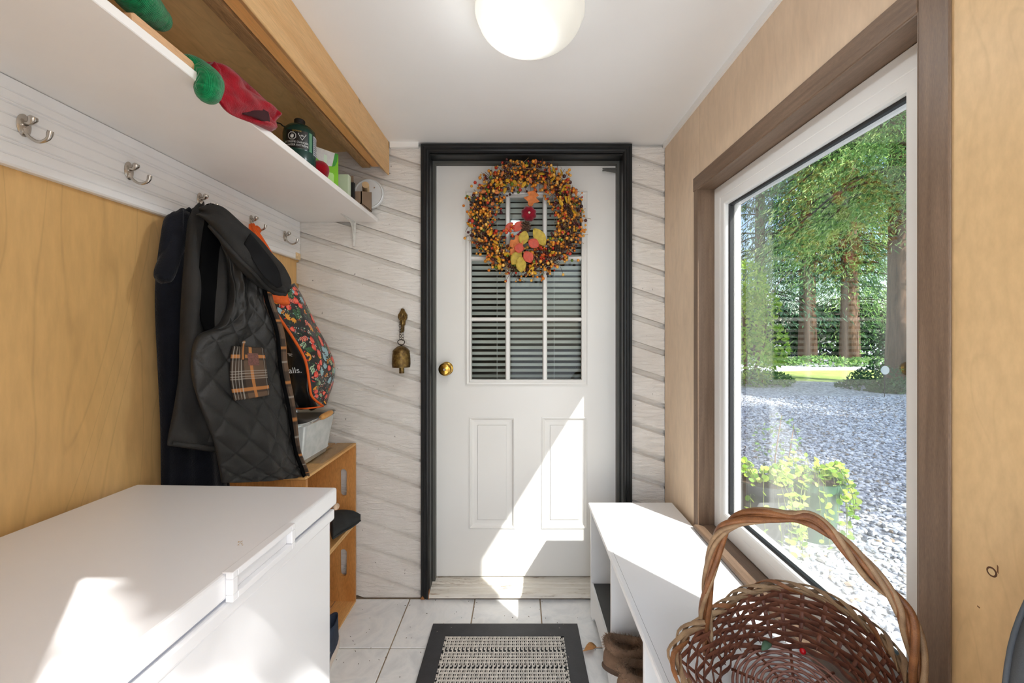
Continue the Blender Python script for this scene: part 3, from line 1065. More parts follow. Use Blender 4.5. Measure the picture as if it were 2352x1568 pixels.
G_lite = [lin(132, 168, 88), lin(154, 186, 102), lin(104, 146, 80), lin(178, 198, 124)]
G_blue = [lin(84, 124, 92), lin(106, 146, 108), lin(74, 110, 84)]
GT = 'tall conifers beyond the driveway'
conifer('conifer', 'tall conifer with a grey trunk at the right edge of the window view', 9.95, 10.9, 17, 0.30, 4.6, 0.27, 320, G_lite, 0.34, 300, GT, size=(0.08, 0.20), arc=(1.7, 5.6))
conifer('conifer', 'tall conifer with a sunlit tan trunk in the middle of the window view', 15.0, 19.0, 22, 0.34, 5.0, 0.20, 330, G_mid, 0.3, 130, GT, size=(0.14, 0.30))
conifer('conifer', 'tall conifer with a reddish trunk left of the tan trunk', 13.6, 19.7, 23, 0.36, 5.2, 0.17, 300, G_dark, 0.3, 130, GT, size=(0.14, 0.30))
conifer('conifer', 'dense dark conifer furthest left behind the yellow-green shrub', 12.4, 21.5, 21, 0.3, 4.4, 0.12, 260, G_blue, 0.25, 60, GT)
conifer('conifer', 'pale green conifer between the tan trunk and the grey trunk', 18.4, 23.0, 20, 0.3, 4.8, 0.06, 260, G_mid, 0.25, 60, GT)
conifer('conifer', 'unseen conifer right of the entrance, added to shade the gravel', 9.6, -1.6, 16, 0.32, 5.2, 0.30, 420, G_mid, 0.25, 110, None)  # out of view, added to keep the sun off the near gravel
conifer('conifer', 'unseen conifer far right, added to shade the far gravel', 12.4, 3.3, 13, 0.28, 6.0, 0.25, 420, G_mid, 0.25, 100, None)  # out of view, added so that the far gravel lies in shade
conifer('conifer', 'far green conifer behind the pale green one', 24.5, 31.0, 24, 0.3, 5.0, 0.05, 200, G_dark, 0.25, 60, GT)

def blob_leaves(n, c, r, col, size, flat=0.6, up=0.4):
    """leaves over an ellipsoid's outer shell"""
    d = unit(nr.normal(0, 1, (n, 3)))
    rr = nr.uniform(0.55, 1.0, n) ** 0.5
    P = np.array(c) + d * np.array(r) * rr[:, None]
    D = unit(d * 0.4 + nr.normal(0, 0.7, (n, 3)))
    N = unit(np.cross(D, unit(d + nr.normal(0, 0.5, (n, 3)) + np.array([0, 0, up]))))
    k = np.array(col)[nr.integers(len(col), size=n)] * nr.uniform(0.75, 1.2, (n, 1))
    return P, D, N, nr.uniform(size * 0.7, size * 1.3, n), nr.uniform(size * 0.4, size * flat, n), k
def leafy(name, label, cat, blobs, col, size, stems=None, group=None, loc=(0, 0, 0), kind=None):
    root = thing(name, label, cat, loc, group)
    parts = [blob_leaves(n, c, r, col, size) for n, c, r in blobs]
    V, F, cc = leaf_mesh(*[np.concatenate([p[i] for p in parts]) for i in range(6)])
    np_obj('foliage', V, F, cc, LEAF, root, kind='stuff')
    if stems:
        m = MB()
        for pts, rd in stems:
            m.tube(pts, rd, 7)
        obj('stems', m, BARK, root, smooth=True)
    return root
G_yel = [lin(168, 206, 76), lin(188, 216, 92), lin(142, 190, 70), lin(204, 224, 112)]
leafy('shrub', 'bright yellow-green shrub at the left edge of the window view', 'shrub',
      [(900, (6.15, 11.3, 0.5), (0.75, 0.7, 0.9)), (1100, (6.0, 11.4, 1.6), (0.7, 0.7, 0.9)), (700, (6.1, 11.3, 2.5), (0.55, 0.6, 0.7)), (400, (6.7, 11.0, 0.9), (0.4, 0.4, 0.6)), (350, (6.55, 11.2, 1.9), (0.4, 0.4, 0.5))],
      G_yel, 0.13, [([(6.15, 11.3, GZ), (6.1, 11.3, 1.2), (6.05, 11.4, 2.4)], [0.05, 0.04, 0.015]), ([(6.25, 11.3, GZ), (6.5, 11.1, 0.9), (6.6, 11.1, 1.9)], [0.04, 0.03, 0.012])], loc=(6.15, 11.3, GZ))
leafy('low_shrub', 'low green shrub at the foot of the yellow-green shrub', 'shrub', [(700, (6.3, 10.9, -0.02), (0.85, 0.5, 0.28)), (350, (6.9, 11.3, -0.05), (0.5, 0.4, 0.22))], G_mid, 0.10, [([(6.3, 10.9, GZ), (6.4, 10.9, 0.1)], [0.02, 0.01])], loc=(6.3, 10.9, GZ))
iv = [(1500, (8.95, 10.2, -0.12), (1.05, 0.95, 0.22)), (1300, (9.7, 10.8, 0.0), (1.0, 0.9, 0.40)), (400, (8.55, 9.75, -0.13), (0.4, 0.4, 0.10)), (700, (10.3, 11.2, 0.3), (0.8, 0.7, 0.6))]
tag(leafy('ivy_mound', 'dark green ivy mound around the grey trunk at right', 'ivy', iv, [lin(66, 104, 60), lin(86, 124, 74), lin(56, 90, 54)], 0.11, [([(9.3, 10.4, GZ), (9.6, 10.6, 0.1)], [0.02, 0.01])], loc=(9.3, 10.5, GZ)))
iv2 = [(1000, (x, y, -0.08), (1.7, 1.0, 0.32)) for x, y in ((10.4, 18.0), (12.6, 17.6), (14.8, 17.2), (16.6, 17.0))]
leafy('ivy_bed', 'bed of green ivy below the two tall trunks', 'ivy', iv2, G_mid, 0.16, [([(12.6, 17.6, GZ), (12.7, 17.6, 0.1)], [0.02, 0.01])], loc=(13, 17.5, GZ))
hg = [(1900, (10 + 2.4 * k, 25.0 - 0.35 * k, 1.0), (1.7, 1.0, 1.9)) for k in range(8)]
leafy('hedge', 'dark green hedge behind the two tall trunks', 'hedge', hg, [lin(40, 70, 44), lin(54, 88, 54), lin(34, 60, 40)], 0.3, [([(12, 25, GZ), (12, 25, 1.2)], [0.05, 0.03])], loc=(17, 24, GZ))
# sunlit lawn strip
lw = MB()
lw.prism([(6.9, 12.2), (8.9, 11.6), (12.5, 12.0), (16, 13.4), (15, 15.2), (10.5, 15.0), (7.5, 14.2)], 2, GZ, GZ + 0.012)
struct('lawn', lw, plain('sunlit_lawn', lin(158, 176, 92), 0.9, var=0.2, scale=2.5, bump=0.4, bscale=20), 'sunlit strip of lawn beyond the gravel', 'lawn')
# reflector disc on a post
pd_ = W(2033, 850, 8.9)
rf = thing('driveway_marker', 'round white marker disc on a thin post by the ivy', 'marker', (pd_.x, pd_.y, GZ))
obj('disc', MB().lathe([(0.0, 0.008), (0.087, 0.008), (0.093, 0.0), (0.087, -0.008), (0.0, -0.008)], 28, 1, pd_), plain('pale_marker', lin(214, 222, 220), 0.4), rf, smooth=True, angle=40)
obj('post', MB().tube([(pd_.x, pd_.y + 0.014, GZ - 0.1), (pd_.x, pd_.y + 0.014, pd_.z + 0.06)], 0.008, 8), M['gasket'], rf)
# potted trailing plants by the wall
POT = plain('green_plastic_pot', lin(52, 92, 66), 0.4, var=0.1)
POT2 = plain('dark_plastic_pot', lin(58, 62, 60), 0.45, var=0.1)
SOIL = plain('potting_soil', lin(70, 54, 42), 0.95, var=0.3, scale=40)
def potted(label, x, y, h, r, pm, seed, leafsize):
    root = thing('potted_plant', label, 'plant', (x, y, GZ), 'trailing plants outside the window')
    obj('pot', MB().lathe([(0, 0.0), (r * 0.72, 0.0), (r * 0.95, h - 0.05), (r * 1.06, h - 0.05), (r * 1.06, h), (r * 0.95, h), (r * 0.92, h - 0.03), (0, h - 0.03)], 30, 2, (x, y, GZ)), pm, root, smooth=True, angle=35)
    obj('soil', MB().lathe([(0, h - 0.028), (r * 0.915, h - 0.029)], 20, 2, (x, y, GZ)), SOIL, root)
    C, D, N, L, Wd, cl = [], [], [], [], [], []
    st = MB()
    q = np.random.default_rng(seed)
    for i in range(24):
        az = q.uniform(0, 6.283)
        out = r * q.uniform(0.9, 1.5)
        drop = q.uniform(0.05, h + 0.1)
        top = h + q.uniform(0.02, 0.13)
        pts = [np.array([x + math.cos(az) * r * 0.3, y + math.sin(az) * r * 0.3, GZ + h - 0.02]),
               np.array([x + math.cos(az) * r * 0.8, y + math.sin(az) * r * 0.8, GZ + top]),
               np.array([x + math.cos(az) * out, y + math.sin(az) * out, GZ + h - drop * 0.3]),
               np.array([x + math.cos(az + .1) * out * 1.05, y + math.sin(az + .1) * out * 1.05, GZ + max(0.03, h - drop)])]
        cv = catmull(pts, 12)
        st.tube(cv, 0.0022, 4)
        for p in cv[1:]:
            for s in ((0,) if q.uniform() < 0.75 else (0, 1)):
                d = unit(q.normal(0, 1, 3) * np.array([1, 1, 0.5]) + np.array([math.cos(az), math.sin(az), 0.2]))
                C.append(p + d * leafsize * 0.5 + np.array([0, 0, 0.004])); D.append(d)
                nn = unit(np.cross(d, unit(q.normal(0, 0.5, 3) + np.array([0, -0.6, 1]))))
                N.append(nn); L.append(leafsize * q.uniform(0.8, 1.3)); Wd.append(leafsize * q.uniform(0.8, 1.15))
                cl.append(np.array(G_yel[q.integers(4)]) * q.uniform(0.75, 1.15))
    # round leaves: six-sided
    C, D, N, L, Wd, cl = map(np.array, (C, D, N, L, Wd, cl))
    ang = np.linspace(0, 2 * np.pi, 7)[:-1]
    V = C[:, None] + D[:, None] * (np.cos(ang)[None, :, None] * (L / 2)[:, None, None]) + N[:, None] * (np.sin(ang)[None, :, None] * (Wd / 2)[:, None, None])
    n = len(C)
    F = (np.arange(6)[None, None] + 6 * np.arange(n)[:, None, None]).reshape(-1, 6)
    np_obj('foliage', V.reshape(-1, 3), F, np.repeat(cl, 6, 0), LEAF, root, kind='stuff')
    obj('stems', st, plain('vine_stem', lin(120, 130, 70), 0.7), root, recalc=False, kind='stuff')
potted('trailing plant in a dark pot at the left edge of the window view', 1.60, 2.74, 0.42, 0.15, POT2, 5, 0.036)
potted('trailing plant in a green pot right of the dark pot', 2.01, 2.86, 0.40, 0.17, POT, 9, 0.036)
leafy('wispy_plant', 'thin wispy plant standing behind the two pots', 'plant', [(110, (1.95, 3.15, 0.42), (0.18, 0.12, 0.22))], G_mid, 0.035,
      [([(1.95, 3.15, GZ), (1.93, 3.15, 0.3), (1.98, 3.15, 0.62)], [0.006, 0.005, 0.002]), ([(1.97, 3.16, GZ), (2.05, 3.16, 0.35), (2.08, 3.16, 0.55)], [0.005, 0.004, 0.002])], loc=(1.95, 3.15, GZ))
# broadleaf tree beside the entrance: it dapples the sun that reaches the freezer
bt = [(12, (2.30, -4.15, 5.0), (0.5, 0.3, 0.3)), (12, (2.75, -4.4, 6.6), (0.4, 0.3, 0.3)), (12, (2.05, -4.0, 4.6), (0.4, 0.4, 0.35))]
# unseen leaf pairs added on the sun's path so their shade dapples the freezer
BACK = -SUN_DIR * 8.1
spots = [WZ(px, py, 0.85) for px, py in ((340, 1290), (372, 1280), (330, 1345), (322, 1372), (470, 1322), (150, 1478), (415, 1372), (500, 1290), (395, 1330), (440, 1420))]
spots += [WX(px, py, -0.482) for px, py in ((640, 1345), (668, 1400), (516, 1450), (604, 1530), (676, 1470), (655, 1545), (615, 1420), (440, 1540), (715, 1500), (590, 1330), (480, 1478), (700, 1440), (500, 1400))]
for p_ in spots:
    c_ = p_ + BACK
    bt.append((2, tuple(c_), (0.022, 0.022, 0.022)))
leafy('broadleaf_tree', 'leafy tree standing outside the open entrance', 'tree', bt, G_mid, 0.15,
      [([(2.6, -4.6, GZ), (2.55, -4.5, 2.5), (2.4, -4.0, 4.6), (2.35, -3.6, 5.9)], [0.11, 0.09, 0.05, 0.012]), ([(2.5, -4.3, 3.6), (2.8, -4.0, 4.8), (2.75, -3.8, 5.8)], [0.05, 0.03, 0.01])], loc=(2.6, -4.6, GZ))
# ================================================================== CHEST FREEZER
FRZ = plain('white_freezer_enamel', lin(226, 227, 230), 0.22, var=0.012, scale=3)
FRZ_S = plain('grey_rubber_seal', lin(160, 165, 178), 0.6)
fz = thing('chest_freezer', 'white chest freezer in sun patches below the coats', 'freezer', (-0.75, 0.76, 0.0))
FA = Matrix.Rotation(-0.0396, 4, 'Z')
FC = Vector((-0.463, 1.066, 0))           # far front corner on the floor
def fzv(m, extra=None):
    m.v = [tuple((FA @ Vector(p)) + FC) for p in m.v]
    return m
FL, FW, FT = 0.64, 0.530, 0.85            # length, depth, height
# local frame: x from -FW (wall side) to 0 (front), y from -FL to 0 (far end)
body = MB()
body.box(-FW + 0.012, -0.010, -FL + 0.008, -0.010, 0.022, 0.786)
obj('body', fzv(body), FRZ, fz, bevel=0.012, segs=3)
obj('body_rim', fzv(MB().box(-FW + 0.006, -0.004, -FL + 0.004, -0.004, 0.770, 0.797)), FRZ, fz, bevel=0.005)
obj('seal', fzv(MB().box(-FW + 0.015, -0.012, -FL + 0.012, -0.013, 0.797, 0.808)), FRZ_S, fz)
lid = MB()
holed(lid, -FL, 0.0, 0.806, 0.846, [(-0.372, -0.222, 0.8135, 0.832)], -0.010, 0.0, 0)
lid.box(-FW, -0.010, -FL, 0.0, 0.806, 0.850)
lid.box(-0.010, 0.0, -FL, 0.0, 0.846, 0.850)
lid2 = MB().box(-FW, -0.0005, -FL, 0.0, 0.806, 0.850)
obj('lid', fzv(MB().box(-FW, 0.0, -FL, 0.0, 0.807, 0.850)), FRZ, fz, bevel=0.0065, segs=3)
hd = MB()
y0, y1 = -0.386, -0.208
holed(hd, y0, y1, 0.8045, 0.8525, [(y0 + 0.012, y1 - 0.012, 0.816, 0.842)], 0.0002, 0.013, 0)
hd.box(-0.006, 0.013, y0, y1, 0.8505, 0.8535)
hnd = obj('handle', fzv(hd), FRZ, fz, bevel=0.002, label='moulded grip along the front edge of the lid')
obj('grip_recess', fzv(MB().box(0.0003, 0.0012, y0 + 0.012, y1 - 0.012, 0.816, 0.842)), FRZ, hnd)
for yy in (-0.10, -FL + 0.1):
    obj('hinge', fzv(MB().box(-FW - 0.010, -FW + 0.002, yy - 0.03, yy + 0.03, 0.74, 0.83)), M['gasket'], fz)
obj('bumper', fzv(MB().lathe([(0, 0.016), (0.007, 0.014), (0.009, 0.008), (0.006, 0.0)], 14, 1, (-0.006, -0.004, 0.798))), plain('tan_bumper_knob', lin(176, 150, 124), 0.4), fz, smooth=True)
for cx in (-0.04, -FW + 0.04):
    for cy in (-0.05, -FL + 0.05):
        obj('foot', fzv(MB().lathe([(0.018, 0.0), (0.018, 0.018), (0.012, 0.024)], 14, 2, (cx, cy, 0.0))), M['gasket'], fz)
sp_ = MB()
ns_ = np.random.default_rng(12)
for (a, b) in ((0.05, 0.10), (-0.02, 0.02)):
    pass
for k in range(16):
    p = WZ(552 + ns_.uniform(-6, 6), 1247 + ns_.uniform(-5, 5), 0.8503)
    sp_.ball(p, ns_.uniform(0.0006, 0.0014), 6, 4, scale=(1, 1, 0.2))
obj('stain', sp_, plain('brown_stain', lin(176, 150, 112), 0.8), fz, kind='stuff', label='small brown stain on the lid')

# ================================================================== BENCH
BW = plain('white_bench_paint', lin(232, 232, 232), 0.38, var=0.012)
BS = plain('grey_white_bench_panel', lin(222, 220, 217), 0.5, var=0.02)  # slightly greyer white for the back panel
DK = plain('dark_grey_shelf_liner', lin(70, 70, 69), 0.6, var=0.1)
bn = thing('shoe_bench', 'white shoe bench with open compartments under the window', 'bench', (0.49, 1.1, 0.0))
BY1, BY0 = 1.835, 0.455
tp = MB().box(0.3035, 0.6715, BY0 - 0.01, BY1, 0.480, 0.498)
obj('seat_board', tp, BW, bn, bevel=0.005, segs=2)
obj('edge_line', MB().box(0.3195, 0.3201, BY0, BY1 - 0.001, 0.4979, 0.49835), plain('edge_groove', lin(120, 118, 116), 0.8), bn)
for y in (BY1 - 0.018, 1.418, 1.042, 0.668, BY0):
    obj('upright', MB().box(0.3135, 0.660, y, y + 0.016, 0.004, 0.480), BW, bn, bevel=0.001, segs=1)
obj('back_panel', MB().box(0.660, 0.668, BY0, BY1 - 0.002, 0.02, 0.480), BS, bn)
for a, b in ((1.434, BY1 - 0.018), (1.058, 1.418), (0.684, 1.042), (0.471, 0.668)):
    obj('shelf_board', MB().box(0.322, 0.660, a + 0.0005, b - 0.0005, 0.138, 0.152), DK, bn, label='dark grey lined shelf board')
    pts = [(a + 0.0005, 0.156), (a + 0.0005, 0.006)]
    w = b - a
    for q in range(9):
        t = q / 8
        yy = a + 0.03 + (w - 0.06) * t
        zz = 0.012 + 0.040 * (min(1, min(t, 1 - t) * 6)) ** 0.5 + (0.006 * math.sin(math.pi * t))
        pts.append((yy, zz))
    pts += [(b - 0.0005, 0.006), (b - 0.0005, 0.156)]
    obj('apron', MB().prism(pts, 0, 0.3145, 0.3225), BW, bn)

# ================================================================== DOOR MAT
mt = thing('door_mat', 'woven black and beige door mat with a black border', 'mat', (-0.06, 1.33, 0.0))
MX0, MX1, MY0, MY1 = -0.364, 0.2475, 0.87, 1.773
RUB = plain('black_rubber_border', lin(50, 50, 53), 0.55, var=0.2, scale=20, bump=0.2, bscale=200)
b = 0.064
m = MB()
holed(m, MX0, MX1, MY0, MY1, [(MX0 + b, MX1 - b, MY0 + b, MY1 - 0.073)], 0.0008, 0.0085, 2)
obj('border', m, RUB, mt)
obj('backing', MB().box(MX0 + b, MX1 - b, MY0 + b, MY1 - 0.073, 0.0009, 0.0048), plain('black_weave_ground', lin(26, 26, 27), 0.9), mt)
wv = MB()
p = 0.0162
nx, ny = int((MX1 - MX0 - 2 * b) / p), int((MY1 - MY0 - b - 0.073) / p)
nw = np.random.default_rng(4)
c1, c2 = lin(228, 222, 212), lin(204, 197, 186)
for i in range(nx + 1):
    for j in range(ny + 1):
        x, y = MX0 + b + 0.001 + i * p, MY1 - 0.073 - 0.001 - j * p
        if x + p * 0.5 > MX1 - b or y - p < MY0 + b:
            continue
        cc = tuple(np.array(c1) * nw.uniform(0.78, 1.05))
        band = (j % 5 == 4)
        sh = 0.5 * p if (j % 2) else 0.0
        if x + sh + p * 0.9 < MX1 - b:
            wv.box(x + sh, x + sh + p * (0.55 if band else 0.92), y - p * 0.30, y, 0.0048, 0.0078, cc)
        wv.box(x + p * 0.36, x + p * 0.70, y - p * 1.0, y - p * 0.36, 0.0048, 0.0074, tuple(np.array(cc) * 0.95))
        if not band:
            wv.box(x - 0.0005, x + p * 0.22, y - p * 0.92, y - p * 0.5, 0.0048, 0.0070, c2)
obj('weave', wv, attr_mat('attr_mat_weave', 0.9), mt, recalc=False, kind='stuff')
# dry leaf on the tiles
lf = WZ(1352, 1492, 0.002)
dl = MB()
rows = []
for i in range(9):
    t = i / 8
    wd = 0.021 * math.sin(math.pi * min(1, t * 0.92 + 0.04)) ** 0.8
    row = []
    for j in range(5):
        u = (j - 2) / 2
        row.append(Vector((lf.x - 0.022 + t * 0.052 + 0.004 * u, lf.y + wd * u + (t - 0.5) * 0.02, 0.0032 + 0.012 * abs(u) ** 1.5 * math.sin(math.pi * t) + 0.004 * (1 - t))))
    rows.append(row)
dl.grid(rows)
dl.tube([rows[-1][2], rows[-1][2] + Vector((0.014, 0.004, -0.001)), rows[-1][2] + Vector((0.03, 0.004, -0.002))], 0.0009, 5)
lo_ = obj('dry_leaf', dl, plain('dry_brown_leaf', lin(196, 142, 88), 0.7, var=0.25, scale=60), smooth=True)
lo_.modifiers.new('thick', 'SOLIDIFY').thickness = 0.0008
tag(lo_, 'curled brown dry leaf on the tiles beside the bench', 'leaf')
# pine needles and grit
dbm = MB()
nd = np.random.default_rng(8)
for k in range(70):
    x, y = nd.uniform(-0.72, 0.30), nd.uniform(1.50, 1.945)
    if MX0 - 0.01 < x < MX1 + 0.01 and y < MY1 + 0.01:
        z = 0.0095
        if nd.uniform() < 0.4: continue
    else:
        z = 0.0012
    a = nd.uniform(0, 3.14)
    L_ = nd.uniform(0.0006, 0.0035)
    dbm.obox((x, y, z), Vector((math.cos(a), math.sin(a), 0)) * L_, Vector((-math.sin(a), math.cos(a), 0)) * 0.0007, Vector((0, 0, 0.0006)), lin(70, 56, 44) if z < 0.005 else lin(170, 160, 150))
tag(obj('floor_debris', dbm, attr_mat('attr_debris', 0.9)), 'scattered pine needles and grit on the tiles and mat', 'debris', None, 'stuff')

# ================================================================== COAT RAIL AND HOOKS
cr = thing('coat_rail', 'white beadboard coat rail with nickel hooks under the shelf', 'coat rail', (XL, 1.1, 1.67))
RX = -1.025
prof = [(XL + 0.0005, 1.5815), (RX - 0.004, 1.5815), (RX, 1.5855)]
hgt = 1.757 - 1.58
for f_ in (0.13, 0.27, 0.31, 0.43, 0.58, 0.71, 0.75, 0.86):
    z = 1.58 + hgt * f_
    prof += [(RX, z - 0.0022), (RX - 0.0032, z), (RX, z + 0.0022)]
prof += [(RX, 1.7575), (XL + 0.0005, 1.7575)]
obj('board', MB().prism(prof, 1, 0.25, 1.9575), M['rail_paint'], cr)
obj('chipped_corner', MB().prism([(RX + 0.0003, 1.581), (RX + 0.0022, 1.583), (RX + 0.002, 1.606), (RX + 0.0003, 1.611)], 1, 1.918, 1.9572), plain('bare_chipped_wood', lin(226, 196, 150), 0.7, var=0.2, scale=60), cr)
HK = M['nickel']
def hook(y, z):
    m = MB()
    m.lathe([(0.0, 0.004), (0.010, 0.0035), (0.0135, 0.001), (0.0135, 0.0)], 18, 0, (RX, y, z))
    # oval plate
    for v in range(len(m.v)):
        x_, y_, z_ = m.v[v]
        m.v[v] = (x_, y_, z + (z_ - z) * 1.75)
    m.tube(catmull([(RX + 0.003, y, z - 0.008), (RX + 0.010, y, z - 0.022), (RX + 0.030, y, z - 0.034), (RX + 0.050, y, z - 0.028), (RX + 0.056, y, z - 0.012)], 14), [0.0055, 0.0045, 0.004, 0.0036, 0.0034, 0.0034, 0.0034, 0.0034, 0.0034, 0.0036, 0.004, 0.0046, 0.0054, 0.005], 10)
    m.tube(catmull([(RX + 0.003, y, z + 0.004), (RX + 0.014, y, z + 0.006), (RX + 0.022, y, z + 0.018)], 8), [0.0055, 0.005, 0.0048, 0.005, 0.0058, 0.0072, 0.0082, 0.006], 10)
    m.ball((RX + 0.0045, y - 0.006, z - 0.001), 0.0028, 8, 5)
    m.ball((RX + 0.0045, y + 0.006, z + 0.010), 0.0028, 8, 5)
    return m
for y, z in ((0.865, 1.672), (1.098, 1.668), (1.343, 1.668), (1.600, 1.668), (1.83, 1.664)):
    obj('hook', hook(y, z), HK, cr, smooth=True, angle=50)

# ================================================================== SHELF
sh = thing('wall_shelf', 'long white shelf above the coat rail', 'shelf', (XL, 1.1, 1.76))
SZ = 1.7785
obj('board', MB().box(XL + 0.001, -0.661, 0.15, 1.957, 1.7592, SZ), M['shelf_paint'], sh, bevel=0.0015, segs=1)
br = MB()
bx = -0.772
br.prism([(bx - 0.011, 1.758), (bx + 0.011, 1.758), (bx + 0.008, 1.70), (bx + 0.004, 1.645), (bx - 0.004, 1.645), (bx - 0.008, 1.70)], 1, 1.9505, 1.9560)
br.prism([(bx - 0.010, 1.953), (bx + 0.010, 1.953), (bx + 0.007, 1.88), (bx + 0.003, 1.815), (bx - 0.003, 1.815), (bx - 0.007, 1.88)], 2, 1.7550, 1.7588)
br.prism([(1.951, 1.655), (1.951, 1.757), (1.83, 1.757), (1.92, 1.745), (1.938, 1.72)], 0, bx - 0.002, bx + 0.002)
obj('bracket', br, plain('painted_steel_bracket', lin(214, 212, 206), 0.4, var=0.12, scale=60), sh, bevel=0.0008, segs=1)

# ================================================================== THINGS ON THE SHELF
KNIT = NT('green_knit')
v_ = KNIT.coords((240, 240, 240))
wv_ = KNIT.node('ShaderNodeTexWave', wave_type='BANDS', bands_direction='Y')
wv_.inputs['Scale'].default_value = 1.0
KNIT.l.new(KNIT.coords((150, 150, 150)), wv_.inputs['Vector'])
KNIT.set(KNIT.ramp(KNIT.noise(KNIT.coords(), 90, 2), [(0.3, lin(0, 92, 50)), (0.7, lin(12, 132, 78))]), 0.95, 0, 0.1)
KNIT.b.inputs['Sheen Weight'].default_value = 0.3
KNIT.bump(wv_.outputs[0], 0.5, 0.002)
def sock(pts, rads, name, label, cuff=None, loc=None):
    m = MB()
    cv = catmull(pts, 26)
    rr = [float(x[0]) for x in catmull([(r,) for r in rads], 26)]
    m.tube(cv, rr, 18)
    end = Vector(cv[-1]); e2 = Vector(cv[-2])
    m.ball(end, rr[-1] * 1.0, 18, 10)
    r = thing(name, label, 'stocking', tuple(cv[0]), 'green knitted stockings on the shelf')
    obj('knit_body', m, KNIT.m, r, smooth=True)
    if cuff:
        c = MB().tube(cv[0:4], [rr[0] * 1.06] * 4, 18)
        obj('cuff', c, plain('cream_knit_band', lin(206, 204, 160), 0.9, bump=0.4, bscale=300), r, smooth=True)
    return r
X1 = -0.705
sock([W(262, -60, 0.74), W(300, -18, 0.762), W(335, 15, 0.79), W(362, 40, 0.815)], [0.026, 0.032, 0.030, 0.023], 'knitted_stocking', 'green knitted stocking lying on the wooden block at the top edge')
wbk = MB()
wbk.prism([(0.722, 0.0), (0.858, 0.0), (0.862, 0.008), (0.862, 0.017), (0.856, 0.0205), (0.726, 0.0205), (0.720, 0.016)], 0, -0.718, -0.668)
wbk.v = [(x, y, z + SZ + 0.0004) for x, y, z in wbk.v]
tag(obj('wooden_block', wbk, wood('pale_pine_block', lin(206, 158, 112), lin(226, 182, 138), (9, 1, 9), 3, 0.25, 6, 0.6, 0.15), bevel=0.002), 'pale wooden block lying along the front edge of the shelf', 'block')
sock([W(416, 137, 0.865), W(440, 146, 0.872), W(462, 162, 0.880), W(482, 186, 0.880), W(478, 210, 0.876)], [0.011, 0.017, 0.021, 0.025, 0.0245], 'knitted_stocking', 'green knitted stocking dangling over the front edge of the shelf', True)
RED = plain('red_felt', lin(138, 2, 22), 0.95, var=0.25, scale=40, bump=0.4, bscale=300, spec=0.1)
RED.node_tree.nodes['Principled BSDF'].inputs['Sheen Weight'].default_value = 0.25
rh = thing('felt_hat', 'red felt hat with a dark painted opening hanging over the shelf edge', 'hat', (-0.69, 1.0, SZ))
A = [W(464, 140, 0.90), W(520, 150, 0.955), W(568, 190, 1.02), W(606, 226, 1.085), W(618, 250, 1.10)]
B = [W(484, 168, 0.872), W(500, 222, 0.905), W(530, 262, 0.95), W(585, 284, 1.03), W(624, 303, 1.115)]
mp, fr = pillow(A, B, lambda v: 0.010 + 0.022 * v, 18, 26, lambda u, v: 0.022 * mnoise.noise(Vector((u * 2.6, v * 3.4, 4.0))) - 0.012 * abs(math.sin(4.5 * u + 2.5 * v)) + 0.006 * mnoise.noise(Vector((u * 9, v * 9, 1.0))))
obj('felt', mp, RED, rh, smooth=True)
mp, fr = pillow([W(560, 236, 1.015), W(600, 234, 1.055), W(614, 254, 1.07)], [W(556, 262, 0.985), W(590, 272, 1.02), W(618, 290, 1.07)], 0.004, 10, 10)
obj('opening_shade', mp, plain('dark_red_opening_shade', lin(48, 4, 10), 0.95), rh, smooth=True)  # dark patch on the felt, its colour imitating shade inside the open end
# fuel canister
cx_, cy_, cr_ = -0.741, 1.412, 0.0505
cn = thing('fuel_canister', 'dark green fuel canister with white danger symbols and a black cap', 'canister', (cx_, cy_, SZ))
prof = [(0.0, 0.0), (0.040, 0.0), (0.048, 0.006), (cr_, 0.014), (cr_, 0.062), (cr_ - 0.0006, 0.064), (cr_, 0.066), (cr_, 0.128), (0.047, 0.143), (0.036, 0.155), (0.020, 0.161), (0.0, 0.162)]
obj('body', MB().lathe(prof, 48, 2, (cx_, cy_, SZ + 0.0003)), plain('dark_green_enamel', lin(20, 58, 52), 0.25, var=0.08), cn, smooth=True, angle=60)
obj('cap', MB().lathe([(0.0, 0.182), (0.014, 0.182), (0.017, 0.179), (0.017, 0.166), (0.0185, 0.165), (0.0185, 0.160), (0.0, 0.160)], 24, 2, (cx_, cy_, SZ)), plain('black_plastic_cap', lin(24, 24, 24), 0.5), cn, smooth=True, angle=40)
lab = MB()
def cyl_pt(ang, z, r):
    return (cx_ + r * math.cos(ang), cy_ + r * math.sin(ang), SZ + z)
face_a = math.atan2(-cy_ * 0.95, -cx_ + 0.10)     # angle that looks at the room
def patch(a0, a1, z0, z1, r, n=14):
    mm = MB()
    rows = [[cyl_pt(a0 + (a1 - a0) * i / n, z, r) for i in range(n + 1)] for z in (z0, z1)]
    rows2 = [[cyl_pt(a0 + (a1 - a0) * i / n, z, r - 0.0004) for i in range(n + 1)] for z in (z0, z1)]
    mm.grid(rows); mm.grid(rows2)
    return mm
obj('label_band', patch(face_a - 0.95, face_a + 0.42, 0.068, 0.126, cr_ + 0.0004), plain('black_label', lin(22, 24, 24), 0.35), cn, smooth=True)
obj('white_label', patch(face_a + 0.86, face_a + 1.5, 0.060, 0.124, cr_ + 0.0004), plain('pale_print_label', lin(188, 190, 198), 0.4), cn, smooth=True, label='pale label with fine print')
ln_ = MB()
for k in range(9):
    mm = patch(face_a + 0.90, face_a + 1.42 - 0.1 * (k % 3), 0.064 + k * 0.0064, 0.0664 + k * 0.0064, cr_ + 0.0009, 8)
    ln_.add(mm.v, mm.f)
obj('fine_print', ln_, plain('fine_print_ink', lin(90, 94, 100), 0.6), cn, kind='stuff')
